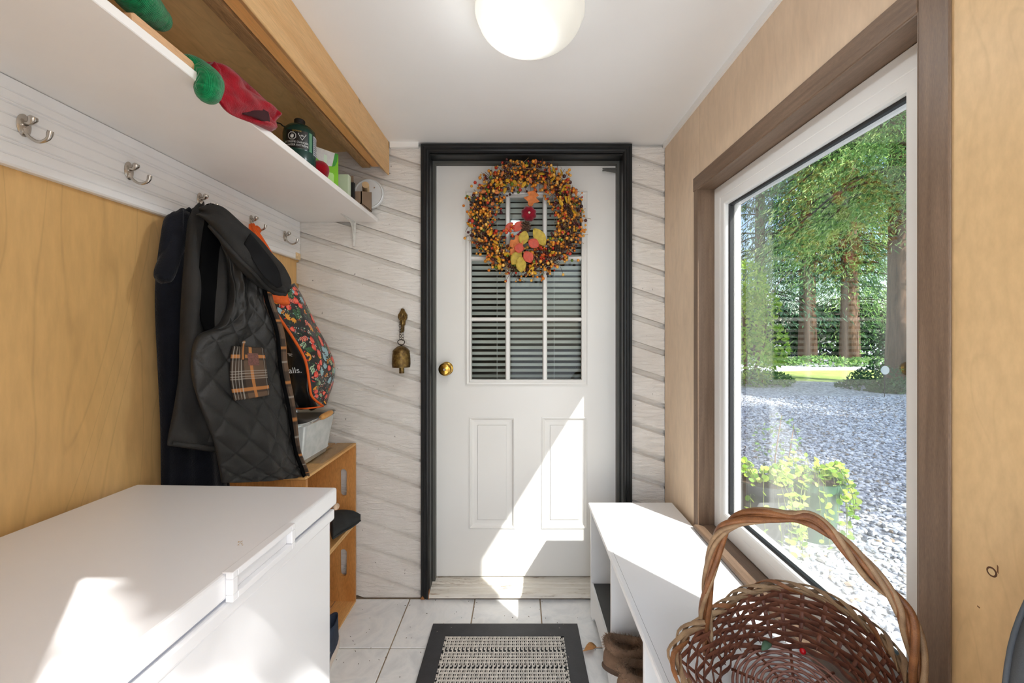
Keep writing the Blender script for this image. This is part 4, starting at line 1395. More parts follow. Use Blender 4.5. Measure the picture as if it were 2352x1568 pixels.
obj('stripe', patch(face_a + 0.52, face_a + 0.72, 0.064, 0.126, cr_ + 0.0005), plain('light_green_stripe', lin(96, 148, 116), 0.35), cn, smooth=True)
INK = plain('white_print', lin(222, 224, 222), 0.5)
def on_can(mesh_pts, faces, name):
    mm = MB()
    vs = [cyl_pt(face_a + x / cr_, z, cr_ + 0.0010) for x, z in mesh_pts]
    mm.add(vs, faces)
    return obj(name, mm, INK, cn, recalc=False)
def poly_ring(c, r0, r1, n, rot):
    pts, fs = [], []
    for k in range(n):
        a = rot + 2 * math.pi * k / n
        pts += [(c[0] + r0 * math.cos(a), c[1] + r0 * math.sin(a)), (c[0] + r1 * math.cos(a), c[1] + r1 * math.sin(a))]
    for k in range(n):
        k2 = (k + 1) % n
        fs.append((2 * k, 2 * k + 1, 2 * k2 + 1, 2 * k2))
    return pts, fs
oc = (-0.0265, 0.106)
on_can(*poly_ring(oc, 0.0115, 0.0135, 8, math.pi / 8), 'octagon_symbol')
fl_ = [(oc[0], oc[1] + 0.0085), (oc[0] + 0.002, oc[1] + 0.003), (oc[0] + 0.005, oc[1] + 0.005), (oc[0] + 0.0055, oc[1] - 0.002), (oc[0] + 0.003, oc[1] - 0.007), (oc[0] - 0.003, oc[1] - 0.007), (oc[0] - 0.0055, oc[1] - 0.002), (oc[0] - 0.004, oc[1] + 0.004), (oc[0] - 0.0015, oc[1] + 0.002)]
on_can(fl_, [tuple(range(9))], 'flame_symbol')
tc_ = (0.0035, 0.1085)
on_can(*poly_ring(tc_, 0.0125, 0.0150, 3, -math.pi / 2), 'triangle_symbol')
bl_ = []
fs_ = []
for k in range(7):
    a = R2D(20 + 140 * k / 6)
    o_ = len(bl_)
    q = (tc_[0], tc_[1] - 0.002)
    bl_ += [(q[0] + 0.002 * math.cos(a - .3), q[1] + 0.002 * math.sin(a - .3)), (q[0] + 0.0075 * math.cos(a), q[1] + 0.0075 * math.sin(a)), (q[0] + 0.002 * math.cos(a + .3), q[1] + 0.002 * math.sin(a + .3))]
    fs_.append((o_, o_ + 1, o_ + 2))
on_can(bl_, fs_, 'burst_symbol')
def can_text(body, size, zc, xc):
    o = text_obj('lettering', body, size, INK, Matrix.Identity(4), cn, extrude=0.0)
    for vv in o.data.vertices:
        x, z = vv.co.x + xc, vv.co.y + zc
        vv.co = cyl_pt(face_a + x / cr_, z, cr_ + 0.0010)
    return o
can_text('EXTREME DANGER', 0.0088, 0.0865, -0.014)
can_text('DANGER EXTRÊME', 0.0088, 0.0765, -0.014)
can_text('PROPANE', 0.0062, 0.1225, -0.012).data.materials[0] = plain('gold_print', lin(176, 150, 70), 0.5)
hkw = obj('wire_hook', MB().tube(catmull([W(690, 300, 1.50), W(668, 291, 1.46), W(652, 290, 1.42), W(644, 284, 1.40), W(634, 282, 1.385), W(620, 284, 1.37), W(612, 276, 1.37), W(626, 270, 1.385)], 30), 0.0022, 8), plain('black_wire', lin(26, 26, 26), 0.5), smooth=True)
tag(hkw, 'black bent wire hook behind the green canister', 'hook')
# green and white carton
bxr = thing('product_box', 'bright green carton with a white panel beside the canister', 'box', (-0.72, 1.56, SZ))
A3, B3 = Vector((-0.748, 1.515, 0)), Vector((-0.688, 1.592, 0))
ex = (B3 - A3); Lb = ex.length; ex.normalize(); ey = Vector((-ex.y, ex.x, 0))
def bx_box(u0, u1, d0, d1, z0, z1):
    c = A3 + ex * ((u0 + u1) / 2) + ey * ((d0 + d1) / 2) + Vector((0, 0, (z0 + z1) / 2))
    return MB().obox(c, ex * ((u1 - u0) / 2), ey * ((d1 - d0) / 2), Vector((0, 0, (z1 - z0) / 2)))
obj('carton', bx_box(0, Lb, 0, 0.06, SZ + 0.0003, 1.921), plain('lime_green_card', lin(122, 190, 20), 0.4), bxr)
m = MB()
def bpt(u, z, d=-0.0006):
    return A3 + ex * u * Lb + ey * d + Vector((0, 0, z))
def flatp(pts, mat, name, d=-0.0006, label=None):
    mm = MB()
    n = len(pts)
    vs = [bpt(u, z, d) for u, z in pts] + [bpt(u, z, d + 0.0004) for u, z in pts]
    mm.add(vs, [tuple(range(n)), tuple(range(2 * n - 1, n - 1, -1))] + [(i, (i + 1) % n, (i + 1) % n + n, i + n) for i in range(n)])
    return obj(name, mm, mat, bxr, label=label)
flatp([(0.0, 1.9205), (0.86, 1.9205), (0.74, 1.868), (0.45, 1.860), (0.16, 1.880), (0, 1.905)], plain('grey_white_panel_print', lin(206, 206, 204), 0.45, var=0.08, scale=60), 'white_panel')
flatp([(0.86, 1.9205), (0.98, 1.9205), (0.95, 1.892), (0.86, 1.872), (0.75, 1.866)], plain('mid_green_print', lin(60, 148, 52), 0.45), 'green_corner', -0.0009)
flatp([(0.42, 1.902), (0.54, 1.902), (0.54, 1.868), (0.42, 1.868)], plain('pale_tube_print', lin(206, 226, 206), 0.45), 'pictured_tube', -0.0012)
flatp([(0.40, 1.842), (0.78, 1.842), (0.82, 1.836), (0.80, 1.79), (0.40, 1.79)], plain('light_green_print', lin(176, 220, 130), 0.45), 'pictured_pack', -0.0009)
# red felt ball
rb_ = W(734, 394, 1.47)
rbm = MB().ball((-0.701, 1.47, SZ + 0.034), 0.034, 20, 14, scale=(0.92, 1.0, 1.0))
rbm.v = [(x + 0.002 * math.sin(90 * z), y + 0.002 * math.sin(70 * x), z) for x, y, z in rbm.v]
tag(obj('felt_ball', rbm, RED, smooth=True), 'small red felt ball in front of the green carton', 'ball')
# pale green card box, black packet
pg = MB().box(-0.742, -0.6835, 1.672, 1.700, SZ + 0.0003, 1.876)
tag(obj('pale_box', pg, plain('pale_green_card', lin(200, 212, 184), 0.5, var=0.02), bevel=0.001), 'plain pale green box right of the bright green carton', 'box')
bp = MB().box(-0.715, -0.676, 1.712, 1.727, SZ + 0.0003, 1.858)
tag(obj('black_packet', bp, plain('black_card', lin(28, 26, 25), 0.5), bevel=0.001), 'small black packet between the pale box and the cardboard box', 'packet')
# open cardboard box
KR = plain('brown_cardboard', lin(138, 114, 92), 0.8, var=0.06, scale=20)
cb = thing('cardboard_box', 'open brown cardboard box at the far end of the shelf', 'box', (-0.745, 1.82, SZ))
x0, x1, y0, y1, zt = -0.835, -0.656, 1.742, 1.862, 1.866
t_ = 0.0035
obj('walls', MB().box(x0, x1, y0, y0 + t_, SZ + 0.0003, zt - 0.035).box(x0, x1, y1 - t_, y1, SZ + 0.0003, zt).box(x0, x0 + t_, y0, y1, SZ + 0.0003, zt).box(x0, x1, y0, y1, SZ + 0.0003, SZ + 0.004), KR, cb)
obj('front_wall', MB().prism([(y0, SZ + 0.0004), (y1, SZ + 0.0004), (y1, zt), (y0, zt - 0.035)], 0, x1 - t_, x1), KR, cb)
fb = MB()
fb.add([(x1 - t_, y0 - 0.004, zt + 0.028), (x1 - t_, y1, zt), (x1 - 0.05, y1 - 0.01, zt + 0.055), (x1 - 0.06, y0 + 0.01, zt + 0.08)] + [(x1, y0 - 0.004, zt + 0.030), (x1, y1, zt + 0.002), (x1 - 0.048, y1 - 0.01, zt + 0.058), (x1 - 0.058, y0 + 0.01, zt + 0.083)], [(0, 1, 2, 3), (7, 6, 5, 4), (0, 4, 5, 1), (1, 5, 6, 2), (2, 6, 7, 3), (3, 7, 4, 0)])
obj('flap', MB().obox(((x0 + x1) / 2 - 0.01, y0 - 0.006, zt - 0.005), Vector(((x1 - x0) / 2 - 0.02, 0, 0)), Vector((0, 0.006, -0.03)), Vector((0, 0.0016, 0.0003))), KR, cb)
tu = MB().tube([(-0.700, 1.80, 1.866), (-0.672, 1.885, 1.912)], 0.0155, 20, caps=False)
tu.tube([(-0.700, 1.80, 1.866), (-0.672, 1.885, 1.912)], 0.0120, 20, caps=True)
tag(obj('paper_tube', MB().tube([(-0.690, 1.885, 1.880), (-0.672, 1.83, 1.889)], 0.0150, 20), plain('tan_paper_tube', lin(206, 176, 134), 0.8), smooth=True, angle=50), 'short tan paper tube sticking out of the cardboard box', 'tube')
wd_ = thing('round_lid', 'round white plastic lid leaning behind the cardboard box', 'lid', (-0.69, 1.93, 1.86))
obj('disc', MB().lathe([(0.0, 0.006), (0.060, 0.006), (0.064, 0.010), (0.068, 0.008), (0.068, -0.004), (0.064, -0.006), (0.0, -0.004)], 44, 1, (-0.692, 1.930, 1.8815), sign=-1), plain('white_plastic_lid', lin(224, 226, 226), 0.35), wd_, smooth=True, angle=40)
obj('screw', MB().ball((-0.665, 1.9225, 1.908), 0.004, 10, 6, scale=(1, 0.5, 1)), M['nickel'], wd_, smooth=True)

# ================================================================== CRATES
CW = wood('honey_pine_crate', lin(214, 158, 92), lin(234, 188, 124), (5, 1.0, 5), 2.6, 0.25, 6, 0.5, 0.18, 0.05, knots=True)
CWE = wood('honey_pine_crate_end', lin(184, 122, 62), lin(212, 154, 90), (4, 4, 1.0), 2.4, 0.25, 6, 0.5, 0.2, 0.05, knots=True)
def crate(z0, label):
    r = thing('wooden_crate', label, 'crate', (-0.89, 1.70, z0), 'stacked wooden crates')
    X0, X1, Y0, Y1, H = -1.032, -0.752, 1.474, 1.930, 0.366
    for y in (Y0, Y1 - 0.014):
        m = MB()
        hz0, hz1, hy0, hy1 = z0 + 0.125, z0 + 0.25, -0.822, -0.789
        # end panel with a rounded slot: outline strips around an oval hole
        n = 16
        hole = []
        for k in range(n):
            a = 2 * math.pi * k / n
            rx = (hy1 - hy0) / 2
            cz = (hz1 - rx if math.sin(a) >= 0 else hz0 + rx)
            hole.append(((hy0 + hy1) / 2 + rx * math.cos(a), cz + rx * math.sin(a)))
        outer = []
        xa, xb, za, zb = X0, X1, z0 + 0.0105, z0 + H - 0.0105
        for k in range(n):
            a = 2 * math.pi * k / n
            c, s = math.cos(a), math.sin(a)
            ox = (hy0 + hy1) / 2
            oz = (hz0 + hz1) / 2
            tx_ = ((xb - ox) / c if c > 1e-6 else (xa - ox) / c if c < -1e-6 else 1e9)
            tz_ = ((zb - oz) / s if s > 1e-6 else (za - oz) / s if s < -1e-6 else 1e9)
            t = min(tx_, tz_)
            outer.append((ox + c * t, oz + s * t))
        vs = [(p[0], yy, p[1]) for yy in (y, y + 0.014) for p in hole + outer]
        fs = []
        for k in range(n):
            k2 = (k + 1) % n
            fs.append((k, k2, n + k2, n + k))
            fs.append((2 * n + k, 3 * n + k, 3 * n + k2, 2 * n + k2))
            fs.append((k, 2 * n + k, 2 * n + k2, k2))
            fs.append((n + k, n + k2, 3 * n + k2, 3 * n + k))
        m.add(vs, fs)
        for cxx, czz in ((xa, za), (xa, zb), (xb, za), (xb, zb)):
            # corner fillers between neighbouring outline points
            near = sorted(outer, key=lambda p: (p[0] - cxx) ** 2 + (p[1] - czz) ** 2)[:2]
            if near[0] != (cxx, czz):
                tri = [(cxx, czz), near[0], near[1]]
                m.prism(tri, 1, y, y + 0.014)
        obj('end_panel', m, CWE, r)
    w = (X1 - X0 - 0.012) / 3
    for k in range(3):
        xa = X0 + k * (w + 0.006)
        obj('slat', MB().box(xa, xa + w, Y0, Y1, z0 + H - 0.0100, z0 + H), CW, r, bevel=0.0012, segs=1)
        obj('slat', MB().box(xa, xa + w, Y0, Y1, z0 + 0.0003, z0 + 0.0100), CW, r, bevel=0.0012, segs=1)
    for k in range(3):
        za = z0 + 0.012 + k * 0.118
        obj('slat', MB().box(X0 - 0.009, X0 - 0.0003, Y0, Y1, za, za + 0.106), CW, r, bevel=0.0012, segs=1)
crate(0.0, 'honey pine crate on the floor, lower of the stack of two')
crate(0.3665, 'honey pine crate under the metal tub, upper of the stack of two')
# galvanised tub
ZT = 0.7345
GV = NT('galvanised_steel')
GV.set(GV.ramp(GV.noise(GV.coords(), 26, 3), [(0.3, lin(200, 206, 208)), (0.7, lin(222, 226, 226))]), 0.24, 0.6)
tb_ = thing('metal_tub', 'galvanised metal tub with a wooden grip on the top crate', 'tub', (-0.89, 1.66, ZT))
def rr_loop(hx, hy, r, n=6):
    out = []
    for cx__, cy__, a0 in ((hx - r, hy - r, 0), (-hx + r, hy - r, 90), (-hx + r, -hy + r, 180), (hx - r, -hy + r, 270)):
        for k in range(n + 1):
            a = R2D(a0 + 90 * k / n)
            out.append((cx__ + r * math.cos(a), cy__ + r * math.sin(a)))
    return out
def rr_body(levels, c, close=True):
    m = MB()
    rows = []
    for hx, hy, r, z in levels:
        rows.append([(c[0] + p[0], c[1] + p[1], z) for p in rr_loop(hx, hy, r)])
    o = m.grid(rows, closed_u=True)
    n = len(rows[0])
    if close:
        m.f.append(tuple(o + k for k in range(n)))
        m.f.append(tuple(o + (len(rows) - 1) * n + k for k in range(n)))
    return m
TC = (-0.895, 1.668)
Z0, Z1 = ZT + 0.0055, ZT + 0.172
lev = [(0.078, 0.128, 0.04, Z0), (0.082, 0.134, 0.045, Z0 + 0.005), (0.085, 0.138, 0.045, Z0 + 0.02), (0.088, 0.141, 0.047, Z0 + 0.022), (0.086, 0.139, 0.046, Z0 + 0.026), (0.105, 0.160, 0.055, Z1 - 0.012), (0.108, 0.163, 0.056, Z1 - 0.009), (0.106, 0.161, 0.056, Z1 - 0.005), (0.112, 0.167, 0.058, Z1), (0.110, 0.165, 0.058, Z1 + 0.002), (0.104, 0.159, 0.055, Z1 - 0.004), (0.083, 0.134, 0.045, Z0 + 0.012)]
obj('pan', rr_body(lev, TC), GV.m, tb_, smooth=True, angle=35)
lin_ = [(0.100, 0.155, 0.054, Z1 - 0.012), (0.092, 0.147, 0.05, Z0 + 0.115), (0.03, 0.05, 0.03, Z0 + 0.105)]
obj('dark_lining', rr_body(lin_, TC), plain('black_plastic_lining', lin(40, 41, 42), 0.35, var=0.2, scale=30), tb_, smooth=True, label='black lining inside the tub')
hw = MB()
gy0, gy1 = 1.628, 1.722
hw.tube(catmull([(-0.785, gy0 - 0.05, Z1 - 0.006), (-0.775, gy0 - 0.03, Z1 - 0.004), (-0.772, gy0, Z1 + 0.004), (-0.772, gy1, Z1 + 0.008), (-0.774, gy1 + 0.03, Z1), (-0.786, gy1 + 0.05, Z1 - 0.006)], 20), 0.0024, 8)
obj('handle_wire', hw, M['nickel'], tb_, smooth=True)
obj('wooden_grip', MB().tube([(-0.772, gy0 + 0.002, Z1 + 0.004), (-0.772, gy0 + 0.02, Z1 + 0.0048), (-0.772, gy1 - 0.02, Z1 + 0.0072), (-0.772, gy1 - 0.002, Z1 + 0.008)], [0.0085, 0.0115, 0.0115, 0.0085], 16), wood('turned_wood_grip', lin(196, 138, 72), lin(216, 160, 92), (4, 1, 4), 8), tb_, smooth=True)
# clear plastic bag the tub stands on
cp = NT('clear_plastic_film')
cp.n.remove(cp.b)
a_, g_ = cp.node('ShaderNodeBsdfTransparent'), cp.node('ShaderNodeBsdfGlossy')
a_.inputs[0].default_value = (0.94, 0.95, 0.95, 1)
g_.inputs['Roughness'].default_value = 0.12
x_ = cp.node('ShaderNodeMixShader')
x_.inputs[0].default_value = 0.10
cp.l.new(a_.outputs[0], x_.inputs[1]); cp.l.new(g_.outputs[0], x_.inputs[2]); cp.l.new(x_.outputs[0], cp.out.inputs[0])
pl_ = MB()
rows = []
npb = np.random.default_rng(21)
for i in range(20):
    row = []
    for j in range(14):
        u, v = i / 19, j / 13
        x = -1.02 + 0.258 * v
        y = 1.62 + 0.30 * u
        inside = abs(x - TC[0]) < 0.088 and abs(y - TC[1]) < 0.142
        edge = min(u, 1 - u, v, 1 - v)
        z = ZT + 0.0012 + (0.0 if inside or edge < 0.01 else (0.006 + 0.02 * (mnoise.noise(Vector((x * 18, y * 18, 2.0))) + 0.4)) * min(1, edge * 6))
        if inside: z = ZT + 0.0015
        row.append((x, y, max(z, ZT + 0.001)))
    rows.append(row)
pl_.grid(rows)
po_ = obj('plastic_bag', pl_, cp.m, smooth=True)
po_.modifiers.new('thick', 'SOLIDIFY').thickness = 0.0006
tag(po_, 'crumpled clear plastic bag under the metal tub', 'plastic bag')
# black cap lying on the lower crate
bc = thing('cloth_cap', 'black cloth cap sticking out of the upper crate', 'cap', (-0.79, 1.62, 0.377))
FELT = plain('black_cloth', lin(44, 46, 46), 0.9, var=0.2, scale=30, bump=0.3, bscale=200)
A = [WX(828, 1182, -0.700), WX(810, 1172, -0.735), WX(780, 1170, -0.80), WX(755, 1176, -0.84)]
B = [WX(828, 1194, -0.690), WX(810, 1208, -0.715), WX(786, 1222, -0.735), WX(765, 1236, -0.745)]
mp, _f = pillow(A, B, lambda v: 0.006 + 0.018 * v, 16, 18, lambda u, v: 0.003 * math.sin(9 * u + 6 * v))
mp.v = [(x, min(y, 1.915), max(z, 0.3775)) for x, y, z in mp.v]
obj('crown_cloth', mp, FELT, bc, smooth=True)
obj('brim_edge', MB().tube([Vector(p) + Vector((0.001, -0.001, 0.0)) for p in catmull(B, 16)], 0.004, 8), FELT, bc, smooth=True)
# sneaker behind the freezer
sk = thing('sneaker', 'navy sneaker with a white toe on the floor behind the freezer', 'shoe', (-0.70, 1.55, 0.0))
SX, SYT = -0.737, 1.436
def shoe_sec(t, z0, zt, wid):
    return t, z0, zt, wid
so_ = MB()
def foot_outline(k):
    pts = []
    for i in range(24):
        a = 2 * math.pi * i / 24
        s = math.sin(a)
        c = math.cos(a)
        w = 0.046 * k * (1.0 if s < 0 else 0.82)
        pts.append((SX + w * c, SYT + 0.13 * k - 0 + 0.128 * k * s + (1 - k) * 0.13))
    return pts
so_.grid([[(p[0], p[1], z) for p in foot_outline(k)] for k, z in ((0.97, 0.001), (1.0, 0.006), (1.0, 0.024), (0.96, 0.030))], closed_u=True)
so_.f.append(tuple(range(23, -1, -1))); so_.f.append(tuple(range(72, 96)))
obj('sole', so_, plain('off_white_rubber', lin(216, 204, 192), 0.6), sk, smooth=True, angle=40)
up = MB()
def upper(z, ky, y_shift, kx):
    return [(SX + (p[0] - SX) * kx, SYT + 0.13 + (p[1] - SYT - 0.13) * ky + y_shift, z) for p in foot_outline(0.93)]
rows = [upper(0.029, 1.0, 0, 1.0), upper(0.045, 0.97, 0.002, 0.98), upper(0.062, 0.85, 0.016, 0.9), upper(0.082, 0.62, 0.045, 0.74), upper(0.105, 0.50, 0.058, 0.66), upper(0.118, 0.48, 0.060, 0.66), upper(0.112, 0.40, 0.060, 0.54), upper(0.07, 0.36, 0.060, 0.48)]
up.grid(rows, closed_u=True)
up.f.append(tuple(range(7 * 24, 8 * 24)))
obj('upper', up, plain('navy_canvas', lin(44, 54, 72), 0.85, var=0.15, scale=40, bump=0.2, bscale=300), sk, smooth=True)
tc2 = MB()
tc2.grid([[(p[0], p[1] - 0.0015, p[2] + 0.0006) for p in r_[13:24]] for r_ in (upper(0.029, 1.005, -0.001, 1.01), upper(0.045, 0.98, 0.001, 0.99), upper(0.060, 0.875, 0.012, 0.91))])
to_ = obj('toe_cap', tc2, plain('cream_toe_rubber', lin(222, 210, 200), 0.55), sk, smooth=True)
to_.modifiers.new('thick', 'SOLIDIFY').thickness = 0.002
# dark grey bag at the lower right
dg_ = thing('grey_bag', 'dark grey rounded bag against the plywood at the lower right', 'bag', (0.60, 0.43, 0.50))
GB = plain('dark_grey_fabric', lin(74, 77, 80), 0.85, var=0.08, scale=20, bump=0.2, bscale=300)
A = [(0.630, 0.49, 0.985), (0.596, 0.495, 0.91), (0.578, 0.495, 0.835), (0.566, 0.492, 0.70), (0.562, 0.49, 0.505)]
B = [(0.668, 0.430, 0.982), (0.668, 0.38, 0.90), (0.668, 0.36, 0.83), (0.668, 0.35, 0.70), (0.668, 0.35, 0.505)]
mp, fr = pillow(A, B, 0.028, 18, 20)
obj('bag_body', mp, GB, dg_, smooth=True)
obj('seam', MB().tube([p + np.array([-0.001, 0.0, 0]) for p in catmull(A, 16)], 0.003, 8), GB, dg_, smooth=True)
# ================================================================== WREATH
wc = W(1207, 503, 1.985)
wr_ = thing('wreath', 'autumn wreath of orange berries and leaves on the white door', 'wreath', tuple(wc))
q = np.random.default_rng(11)
RM = 0.215
def wpt(a, r, b):
    """angle round the wreath, offset from the ring core, angle round the core"""
    rr = RM + r * math.cos(b)
    return Vector((wc.x + rr * math.cos(a), wc.y - r * math.sin(b) * 0.75, wc.z + rr * math.sin(a)))
TWIG = plain('grapevine_twig', lin(88, 60, 42), 0.8, var=0.35, scale=40)
TWIG2 = plain('pale_tendril', lin(168, 136, 92), 0.7, var=0.2, scale=40)
vb = MB()
for k in range(16):
    ph, rr, nt = q.uniform(0, 6.28), q.uniform(0.012, 0.032), q.integers(4, 9)
    vb.ring([wpt(2 * math.pi * i / 56, rr, ph + nt * 2 * math.pi * i / 56) for i in range(56)], q.uniform(0.002, 0.004), 5)
obj('vine_ring', vb, TWIG, wr_, smooth=True, recalc=False, label='twisted dark vines of the ring')
tb2, tb3 = MB(), MB()
BC = [lin(214, 136, 36), lin(224, 158, 58), lin(206, 118, 30), lin(228, 176, 86), lin(178, 48, 26), lin(74, 26, 26), lin(52, 24, 26), lin(96, 118, 36), lin(196, 88, 28), lin(218, 146, 44)]
BP = [.16, .14, .12, .09, .09, .15, .10, .06, .05, .04]
small = MB()
BM = [plain('berry_%s' % n, c, 0.35, var=0.12, scale=60) for n, c in zip(('orange', 'light_orange', 'deep_orange', 'pale_orange', 'red', 'maroon', 'dark_maroon', 'green', 'rust', 'amber'), BC)]
proto = {}
for i in range(1350):
    a, b = q.uniform(0, 6.283), q.uniform(-0.5, 3.64)
    r = abs(q.normal(0.048, 0.017))
    if q.uniform() < 0.07:
        r += q.uniform(0.01, 0.035)
    p = wpt(a, r, b)
    p.z = min(p.z, 2.05)
    p.y = min(p.y, 2.034)
    ci = q.choice(10, p=BP)
    rad = q.uniform(0.0042, 0.0085)
    if rad > 0.0064 and i < 560:
        if ci not in proto:
            proto[ci] = obj('berry', MB().ball((0, 0, 0), 0.0078, 10, 7), BM[ci], wr_, smooth=True)
            proto[ci].matrix_basis = Matrix.Translation(p)
            ORIGIN[proto[ci].name] = Matrix.Translation(p)
        else:
            copy_part(proto[ci], 'berry', wr_, Matrix.Translation(p) @ Matrix.Scale(rad / 0.0078, 4))
    else:
        small.ball(p, rad, 7, 5, col=BC[ci])
    if i % 2 == 0:
        c0 = wpt(a + q.normal(0, 0.07), 0.015, b)
        mid = (p + c0) / 2 + Vector(q.normal(0, 0.010, 3))
        tb2.tube(catmull([c0, mid, p], 5), 0.0009, 4)
obj('small_berries', small, attr_mat('attr_berry', 0.35), wr_, smooth=True, recalc=False, kind='stuff')
for i in range(300):
    a, b = q.uniform(0, 6.283), q.uniform(-0.4, 3.5)
    p0 = wpt(a, 0.03, b)
    d = q.normal(0, 1, 3); d[1] = -abs(d[1]) * 0.6
    pts = [p0]
    for k in range(5):
        d = d + q.normal(0, 0.7, 3)
        nx = pts[-1] + Vector(unit(d)) * 0.014
        nx.y = min(nx.y, 2.035)
        pts.append(nx)
    (tb3 if i % 3 else tb2).tube(catmull(pts, 9), 0.0010, 4)
for i in range(26):
    a = q.uniform(0, 6.283)
    p0 = wpt(a, 0.045, q.uniform(0, 3.1))
    d = Vector((math.cos(a + q.normal(0, .4)), 0.0, math.sin(a + q.normal(0, .4)))) * q.uniform(0.02, 0.05)
    p1 = p0 + d
    p1.z = min(p1.z, 2.062)
    tb2.tube([p0, (p0 + p1) / 2 + Vector(q.normal(0, 0.004, 3)), p1], 0.0010, 4)
obj('twigs', tb2, TWIG, wr_, recalc=False, kind='stuff')
obj('tendrils', tb3, TWIG2, wr_, recalc=False, kind='stuff')
def leaf_m(L, Wd, n=9, m=5, cup=0.12, bend=0.15, lobes=0):
    mb = MB()
    rows = []
    for i in range(n):
        t = i / (n - 1)
        w = Wd / 2 * math.sin(math.pi * (t * 0.96 + 0.02)) ** 0.75
        if lobes:
            w *= 0.80 + 0.30 * math.cos(lobes * 2 * math.pi * t)
        rows.append([Vector((w * (j - m // 2) / (m // 2), -cup * Wd * abs((j - m // 2) / (m // 2)) - bend * L * (t - 0.5) ** 2 * -1.2, L * t)) for j in range(m)])
    mb.grid(rows)
    return mb
LM = {'yellow': plain('yellow_green_leaf', lin(176, 150, 52), 0.6, var=0.25, scale=60), 'red': plain('coral_leaf', lin(184, 70, 48), 0.55, var=0.2, scale=50), 'orange': plain('orange_oak_leaf', lin(196, 112, 52), 0.65, var=0.25, scale=50), 'gold': plain('gold_small_leaf', lin(206, 158, 30), 0.6, var=0.25, scale=60)}
def put_leaf(px, py, Y, L, Wd, ang, mat, tilt=0.2, lobes=0, name='leaf', yaw=0.0):
    """ang: direction in the picture plane from the base, degrees counter-clockwise from right"""
    p = W(px, py, Y)
    o = obj(name, leaf_m(L, Wd, 13 if lobes else 9, 5, lobes=lobes), LM[mat], wr_, smooth=True)
    sm = o.modifiers.new('thick', 'SOLIDIFY'); sm.thickness = 0.0009
    mw = Matrix.Translation(p) @ Matrix.Rotation(R2D(90 - ang), 4, 'Y') @ Matrix.Rotation(tilt, 4, 'X') @ Matrix.Rotation(yaw, 4, 'Z')
    o.matrix_basis = mw
    ORIGIN[o.name] = mw
YF = 1.925
put_leaf(1207, 530, YF, 0.066, 0.048, 255, 'yellow', -0.15)
put_leaf(1226, 525, YF + .004, 0.092, 0.054, 305, 'yellow', -0.1)
put_leaf(1196, 578, YF - .006, 0.070, 0.052, 235, 'yellow', -0.1)
put_leaf(1196, 588, YF - .012, 0.074, 0.048, 272, 'yellow', -0.15)
put_leaf(1204, 571, YF - .014, 0.046, 0.044, 175, 'red', -0.1)
put_leaf(1238, 566, YF - .012, 0.056, 0.046, 150, 'red', -0.1)
put_leaf(1206, 577, YF - .016, 0.058, 0.048, 300, 'red', -0.1)
put_leaf(1199, 509, YF + .01, 0.058, 0.040, 230, 'red', -0.1)
put_leaf(1178, 511, YF + .016, 0.056, 0.034, 232, 'red', 0.0)
put_leaf(1217, 474, 1.955, 0.075, 0.072, 75, 'orange', 0.05, 2.5, 'oak_leaf')
put_leaf(1207, 545, 1.935, 0.085, 0.06, 210, 'orange', 0.0, 2.5, 'oak_leaf')
put_leaf(1200, 560, 1.93, 0.075, 0.05, 222, 'orange', 0.0, 2.5, 'oak_leaf')
for i in range(58):
    a, b = q.uniform(0, 6.283), q.uniform(0.3, 2.9)
    p = wpt(a, 0.052, b)
    p.y = min(p.y, 2.02)
    o = obj('small_leaf', leaf_m(q.uniform(0.024, 0.044), q.uniform(0.012, 0.02), 6, 3), LM['gold' if q.uniform() < 0.8 else 'orange'], wr_, smooth=True)
    o.modifiers.new('thick', 'SOLIDIFY').thickness = 0.0007
    mw = Matrix.Translation(p) @ Matrix.Rotation(q.uniform(0, 6.28), 4, 'Y') @ Matrix.Rotation(q.uniform(-0.5, 0.5), 4, 'X') @ Matrix.Rotation(q.uniform(-0.8, 0.8), 4, 'Z')
    o.matrix_basis = mw
    ORIGIN[o.name] = mw
VEL = plain('burgundy_velvet', lin(122, 4, 28), 0.85, var=0.3, scale=60, spec=0.15)
VEL.node_tree.nodes['Principled BSDF'].inputs['Sheen Weight'].default_value = 0.35
def pumpkin(px, py, Y, r, stem):
    c = W(px, py, Y)
    m = MB()
    rows = []
    for i in range(13):
        t = math.pi * i / 12
        row = []
        for k in range(40):
            a = 2 * math.pi * k / 40
            rib = 1 - 0.10 * abs(math.cos(4 * a)) ** 3
            rad = r * (math.sin(t) ** 0.8 if 0 < i < 12 else 0.0) * rib
            row.append((c.x + rad * math.cos(a), c.y - r * 0.72 * math.cos(t) * (1 - 0.35 * math.exp(-(math.sin(t) * 3.2) ** 2)), c.z + rad * math.sin(a)))
        rows.append(row)
    m.grid(rows, closed_u=True)
    o = obj('velvet_pumpkin', m, VEL, wr_, smooth=True)
    obj('stem', MB().ball((c.x + stem[0], c.y - r * 0.60, c.z + stem[1]), 0.006, 9, 6, scale=(1, 1.2, 0.9)), plain('pale_pumpkin_stem', lin(210, 190, 168), 0.7), o, smooth=True)
pumpkin(1214.5, 491, 1.945, 0.037, (0.002, 0.000))
pumpkin(1200, 545, 1.955, 0.031, (-0.008, 0.010))
pcn = W(1207, 522, 1.945)
pm = MB()
pm.ball(pcn, 0.017, 10, 8, scale=(0.8, 0.8, 1.3))
